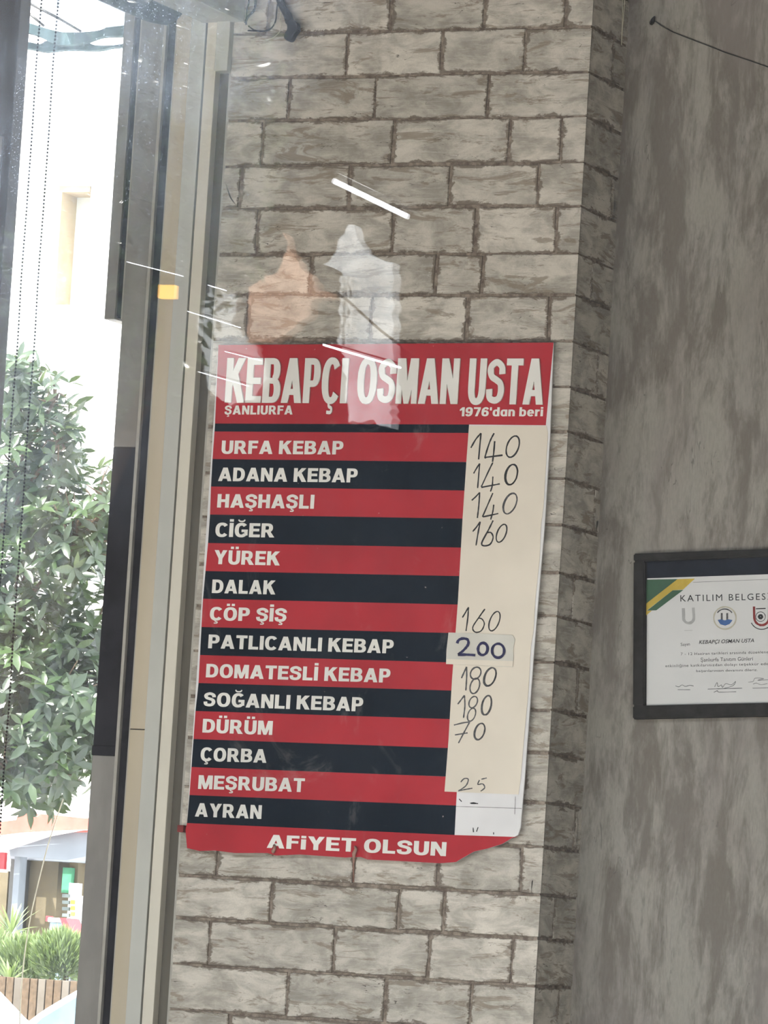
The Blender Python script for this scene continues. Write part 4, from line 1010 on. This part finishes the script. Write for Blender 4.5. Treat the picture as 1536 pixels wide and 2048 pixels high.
# two parked cars, only the roofs reach the picture
def car(name, cxp, roof_px, Y, paint, label, flip):
    """hatchback side on: lofted body, side windows, wheels; length along x"""
    r = at(cxp, roof_px, Y); zr = r.z; g = -.11; hgt = zr - g
    root = tag(empty(name, (r.x, Y + .85, g)), label, 'car', 'parked cars')
    prof = [(-2.0, .25), (-2.02, .62), (-1.85, .80), (-1.0, .92), (-.35, 1.0 * hgt), (.0, 1.0 * hgt + .0), (1.0, hgt * .985), (1.75, .98), (1.98, .85), (2.0, .3), (1.7, .22), (-1.7, .22)]
    prof = [(-2.0, .17), (-2.03, .42), (-1.9, .56), (-1.0, .64), (-.55, .83), (-.15, .965), (.25, 1.0), (.9, .985), (1.5, .88), (1.9, .66), (2.0, .5), (2.0, .2), (1.6, .14), (-1.6, .14)]
    P = [(flip * x, z * hgt) for x, z in prof]
    bm = bmesh.new(); secs = []
    for y, inset in ((0, 0), (.12, .0), (1.58, .0), (1.7, .0)):
        ed = .10 if y in (0, 1.7) else 0
        secs.append([bm.verts.new((r.x + x * (1 - ed * .1), Y + y, g + z - (ed * .35 if z > .5 * hgt else 0))) for x, z in P])
    for a, b in zip(secs, secs[1:]):
        for k in range(len(a)): bm.faces.new((a[k], a[(k + 1) % len(a)], b[(k + 1) % len(b)], b[k]))
    bm.faces.new(secs[0]); bm.faces.new(secs[-1][::-1]); bmesh.ops.recalc_face_normals(bm, faces=bm.faces)
    bmesh.ops.bevel(bm, geom=list(bm.edges), offset=.02, segments=1, affect='EDGES')
    mesh_obj('body', bm, M[paint], root, True)
    for wx in ([(-.90, .62), (-.53, .815), (-.15, .948), (.28, .975), (.28, .62)], [(.36, .66), (.36, .94), (.85, .92), (1.35, .83), (1.45, .66)]):
        bm = bmesh.new(); prism(bm, [Vector((r.x + flip * x, Y - .012, g + z * hgt - .04)) for x, z in wx], Vector((0, .02, 0))); mesh_obj('side_window', bm, M['car_glass'], root)
    bm = bmesh.new(); prism(bm, [Vector((r.x + flip * -1.0, Y + .2, g + .66 * hgt)), Vector((r.x + flip * -.2, Y + .3, g + .965 * hgt)), Vector((r.x + flip * -.2, Y + 1.4, g + .965 * hgt)), Vector((r.x + flip * -1.0, Y + 1.5, g + .66 * hgt))], Vector((flip * -.02, 0, .02)))
    mesh_obj('windscreen', bm, M['car_glass'], root)
    for x in (-1.25, 1.25):
        for y in (.02, 1.5):
            bm = bmesh.new(); bmesh.ops.create_cone(bm, cap_ends=True, segments=20, radius1=.3, radius2=.3, depth=.2)
            for v in bm.verts: v.co = Vector((r.x + x + v.co.x, Y + y + .08 + v.co.z, g + .3 + v.co.y))
            mesh_obj('wheel', bm, M['tyre'], root)
    adopt(root)
car('car', 281, 1902, 15.4, 'car_paint', 'white parked car whose roof curves in at the bottom of the window', 1)
car('car', -549, 1794, 12.4, 'car_blue', 'blue grey parked car at the bottom left corner', -1)

# ================================================================== STREET BEHIND THE CAMERA (seen mirrored in the shop front glass)
def mir(x, y, Yv):
    """where a thing stands whose mirror image in the shop glass appears at pixel x, y, as deep as plane Yv"""
    p = at(x, y, Yv); return Vector((p.x, 2 * GY - p.y, p.z))
FV = 12.6; FYr = 2 * GY - FV
fac = tag(empty('opposite_house', (-4.4, FYr - 1, -.11)), 'dark stone house added across the street, notched to shape the glass reflections', 'building')
pr = [mir(900, 500, FV)]
gx = [mir(x, y, FV) for x, y in ((2600, -300), (520, -300), (440, 100), (350, 600), (270, 700), (150, 640), (100, 100), (40, -300), (-1200, -300))]  # added dark backdrop, its roofline notched to let mirrored sky through
bm = bmesh.new(); prism(bm, [Vector((12, FYr, -.11)), Vector((12, FYr, 7.0))] + [Vector((g.x, FYr, g.z)) for g in gx] + [Vector((-18, FYr, gx[-1].z)), Vector((-18, FYr, -.11))], Vector((0, -3, 0)))
mesh_obj('wall', bm, M['facade_dark'], fac)
def ragged(pts, amp):
    out = []
    for i, p in enumerate(pts):
        q = pts[(i + 1) % len(pts)]; n = max(1, int(math.hypot(q[0] - p[0], q[1] - p[1]) / 9))
        for k in range(n):
            a = amp if n > 1 and k else 0
            out.append((p[0] + (q[0] - p[0]) * k / n + U(-a, a), p[1] + (q[1] - p[1]) * k / n + U(-a, a)))
    return out
def fpoly(name, m, pts, proud=.08, th=.08):
    pts = ragged(pts, 4.2)
    bm = bmesh.new(); prism(bm, [mir(x, y, FV) + Vector((0, proud, 0)) for x, y in pts], Vector((0, -th, 0))); return mesh_obj(name, bm, M[m], fac)
fpoly('shutter', 'pale_stone', [(712, 850), (700, 700), (708, 610), (700, 552), (662, 535), (690, 500), (712, 455), (722, 455), (728, 480), (745, 510), (780, 525), (800, 530), (800, 700), (796, 860), (750, 845)])
for x in (700, 712, 720): fpoly('shutter_bar', 'white_paint', [(x, 700), (x + 3, 560), (x + 6, 560), (x + 4, 700)], .12, .04)
fpoly('tan_reflection_patch', 'terracotta', [(510, 690), (512, 580), (540, 560), (532, 550), (560, 555), (575, 540), (590, 500), (580, 470), (592, 500), (615, 540), (640, 560), (650, 585), (690, 600), (640, 605), (632, 640), (610, 650), (590, 668), (560, 690)])  # added wall patch that makes the warm tan reflection
fpoly('pale_band', 'window_glass', [(412, 690), (405, 640), (412, 600), (440, 575), (470, 590), (488, 600), (470, 655), (520, 690), (545, 760), (520, 800), (470, 815), (425, 780)], .05, .05)  # added ragged shape that makes the whitish reflection
adopt(fac)
def lampbar(a, b, r, m, Yv, label, grp='tube lamps hung over the street side'):
    bm = bmesh.new(); p, q = mir(*a, Yv), mir(*b, Yv); tube(bm, [p, q], r, 8)
    root = tag(empty('tube_lamp', tuple((p + q) / 2)), label, 'lamp', grp)
    mesh_obj('tube', bm, M[m], root)
    bm = bmesh.new(); up_ = Vector((0, -.02, r * 2 + .004)); tube(bm, [p + up_, q + up_], r * .8, 6); mesh_obj('housing', bm, M['steel'], root)
    adopt(root)
for a, b, r, lab in (((255, 524), (365, 552), .0011, 'thin lit tube lamp mirrored on the window frame'), ((418, 571), (452, 581), .0013, 'short lit tube lamp mirrored beside the dark strip'),
                     ((376, 623), (480, 655), .0012, 'lit tube lamp mirrored above the sign corner'), ((398, 744), (496, 772), .0011, 'lit tube lamp mirrored at the first title letter'),
                     ((450, 703), (520, 721), .0009, 'faint lit tube lamp mirrored on the top edge of the sign'), ((648, 690), (800, 735), .003, 'lit tube lamp mirrored over the middle of the title')):
    lampbar(a, b, r, 'lamp', 4.0, lab)
lampbar((668, 362), (815, 433), .0075, 'lamp_soft', 4.0, 'broad white lamp bar mirrored slantwise on the bricks', 'tube lamps hung over the street side')
p = mir(333, 583, 5.0)
yp = box('yellow_sign', M['yellow'], p.x - .026, p.x + .026, p.y - .02, p.y, p.z - .019, p.z + .019, .003); tag(yp, 'small lit yellow sign mirrored on the window frame', 'sign')
yr = box('sign_post', M['steel'], p.x - .01, p.x + .01, p.y - .05, p.y - .02, -.11, p.z, 0); yr.parent = yp
# roadside tree whose sprays show as ragged reflections
rt_c = [mir(330, 230, 7.5), mir(200, 600, 7.5), mir(480, 330, 7.5), mir(430, 480, 7.5)]
rt = tag(empty('roadside_tree', (rt_c[0].x - .6, rt_c[0].y, -.11)), 'roadside tree mirrored in the upper left of the glass', 'tree')
bm = bmesh.new(); lay = bm.verts.layers.float.new('shade')
for c, rad, n in ((rt_c[0], (.42, .3, .7), 2600), (rt_c[1], (.4, .3, .5), 1500), (rt_c[2], (.16, .2, .25), 260), (rt_c[3], (.2, .2, .3), 300)):
    for k in range(n):
        v = rvec() * (R() ** .5); pz = c + Vector((v.x * rad[0], v.y * rad[1], v.z * rad[2]))
        add_leaf(bm, lay, pz, rvec(), rvec(), U(.05, .08), U(.02, .03), .2, R())
mesh_obj('foliage', bm, M['leaf'], rt)['kind'] = 'stuff'
bm = bmesh.new(); tube(bm, [tuple(rt.location), (rt.location.x, rt.location.y, 2.0), tuple(rt_c[0])], [.09, .07, .03], 8)
for c in rt_c[1:]: tube(bm, [(rt.location.x, rt.location.y, 2.0), tuple(c)], [.05, .01], 6)
mesh_obj('trunk', bm, M['bark'], rt, True); adopt(rt)
# overhead cable in front of it (dark slanting line in the reflections)
bm = bmesh.new(); tube(bm, [mir(x, y, 6.0) for x, y in ((640, 560), (700, 605), (760, 660), (800, 690), (860, 740))], .004, 6)
tag(mesh_obj('overhead_cable', bm, M['black'], smooth=True), 'dark overhead cable mirrored slantwise above the sign', 'cable')
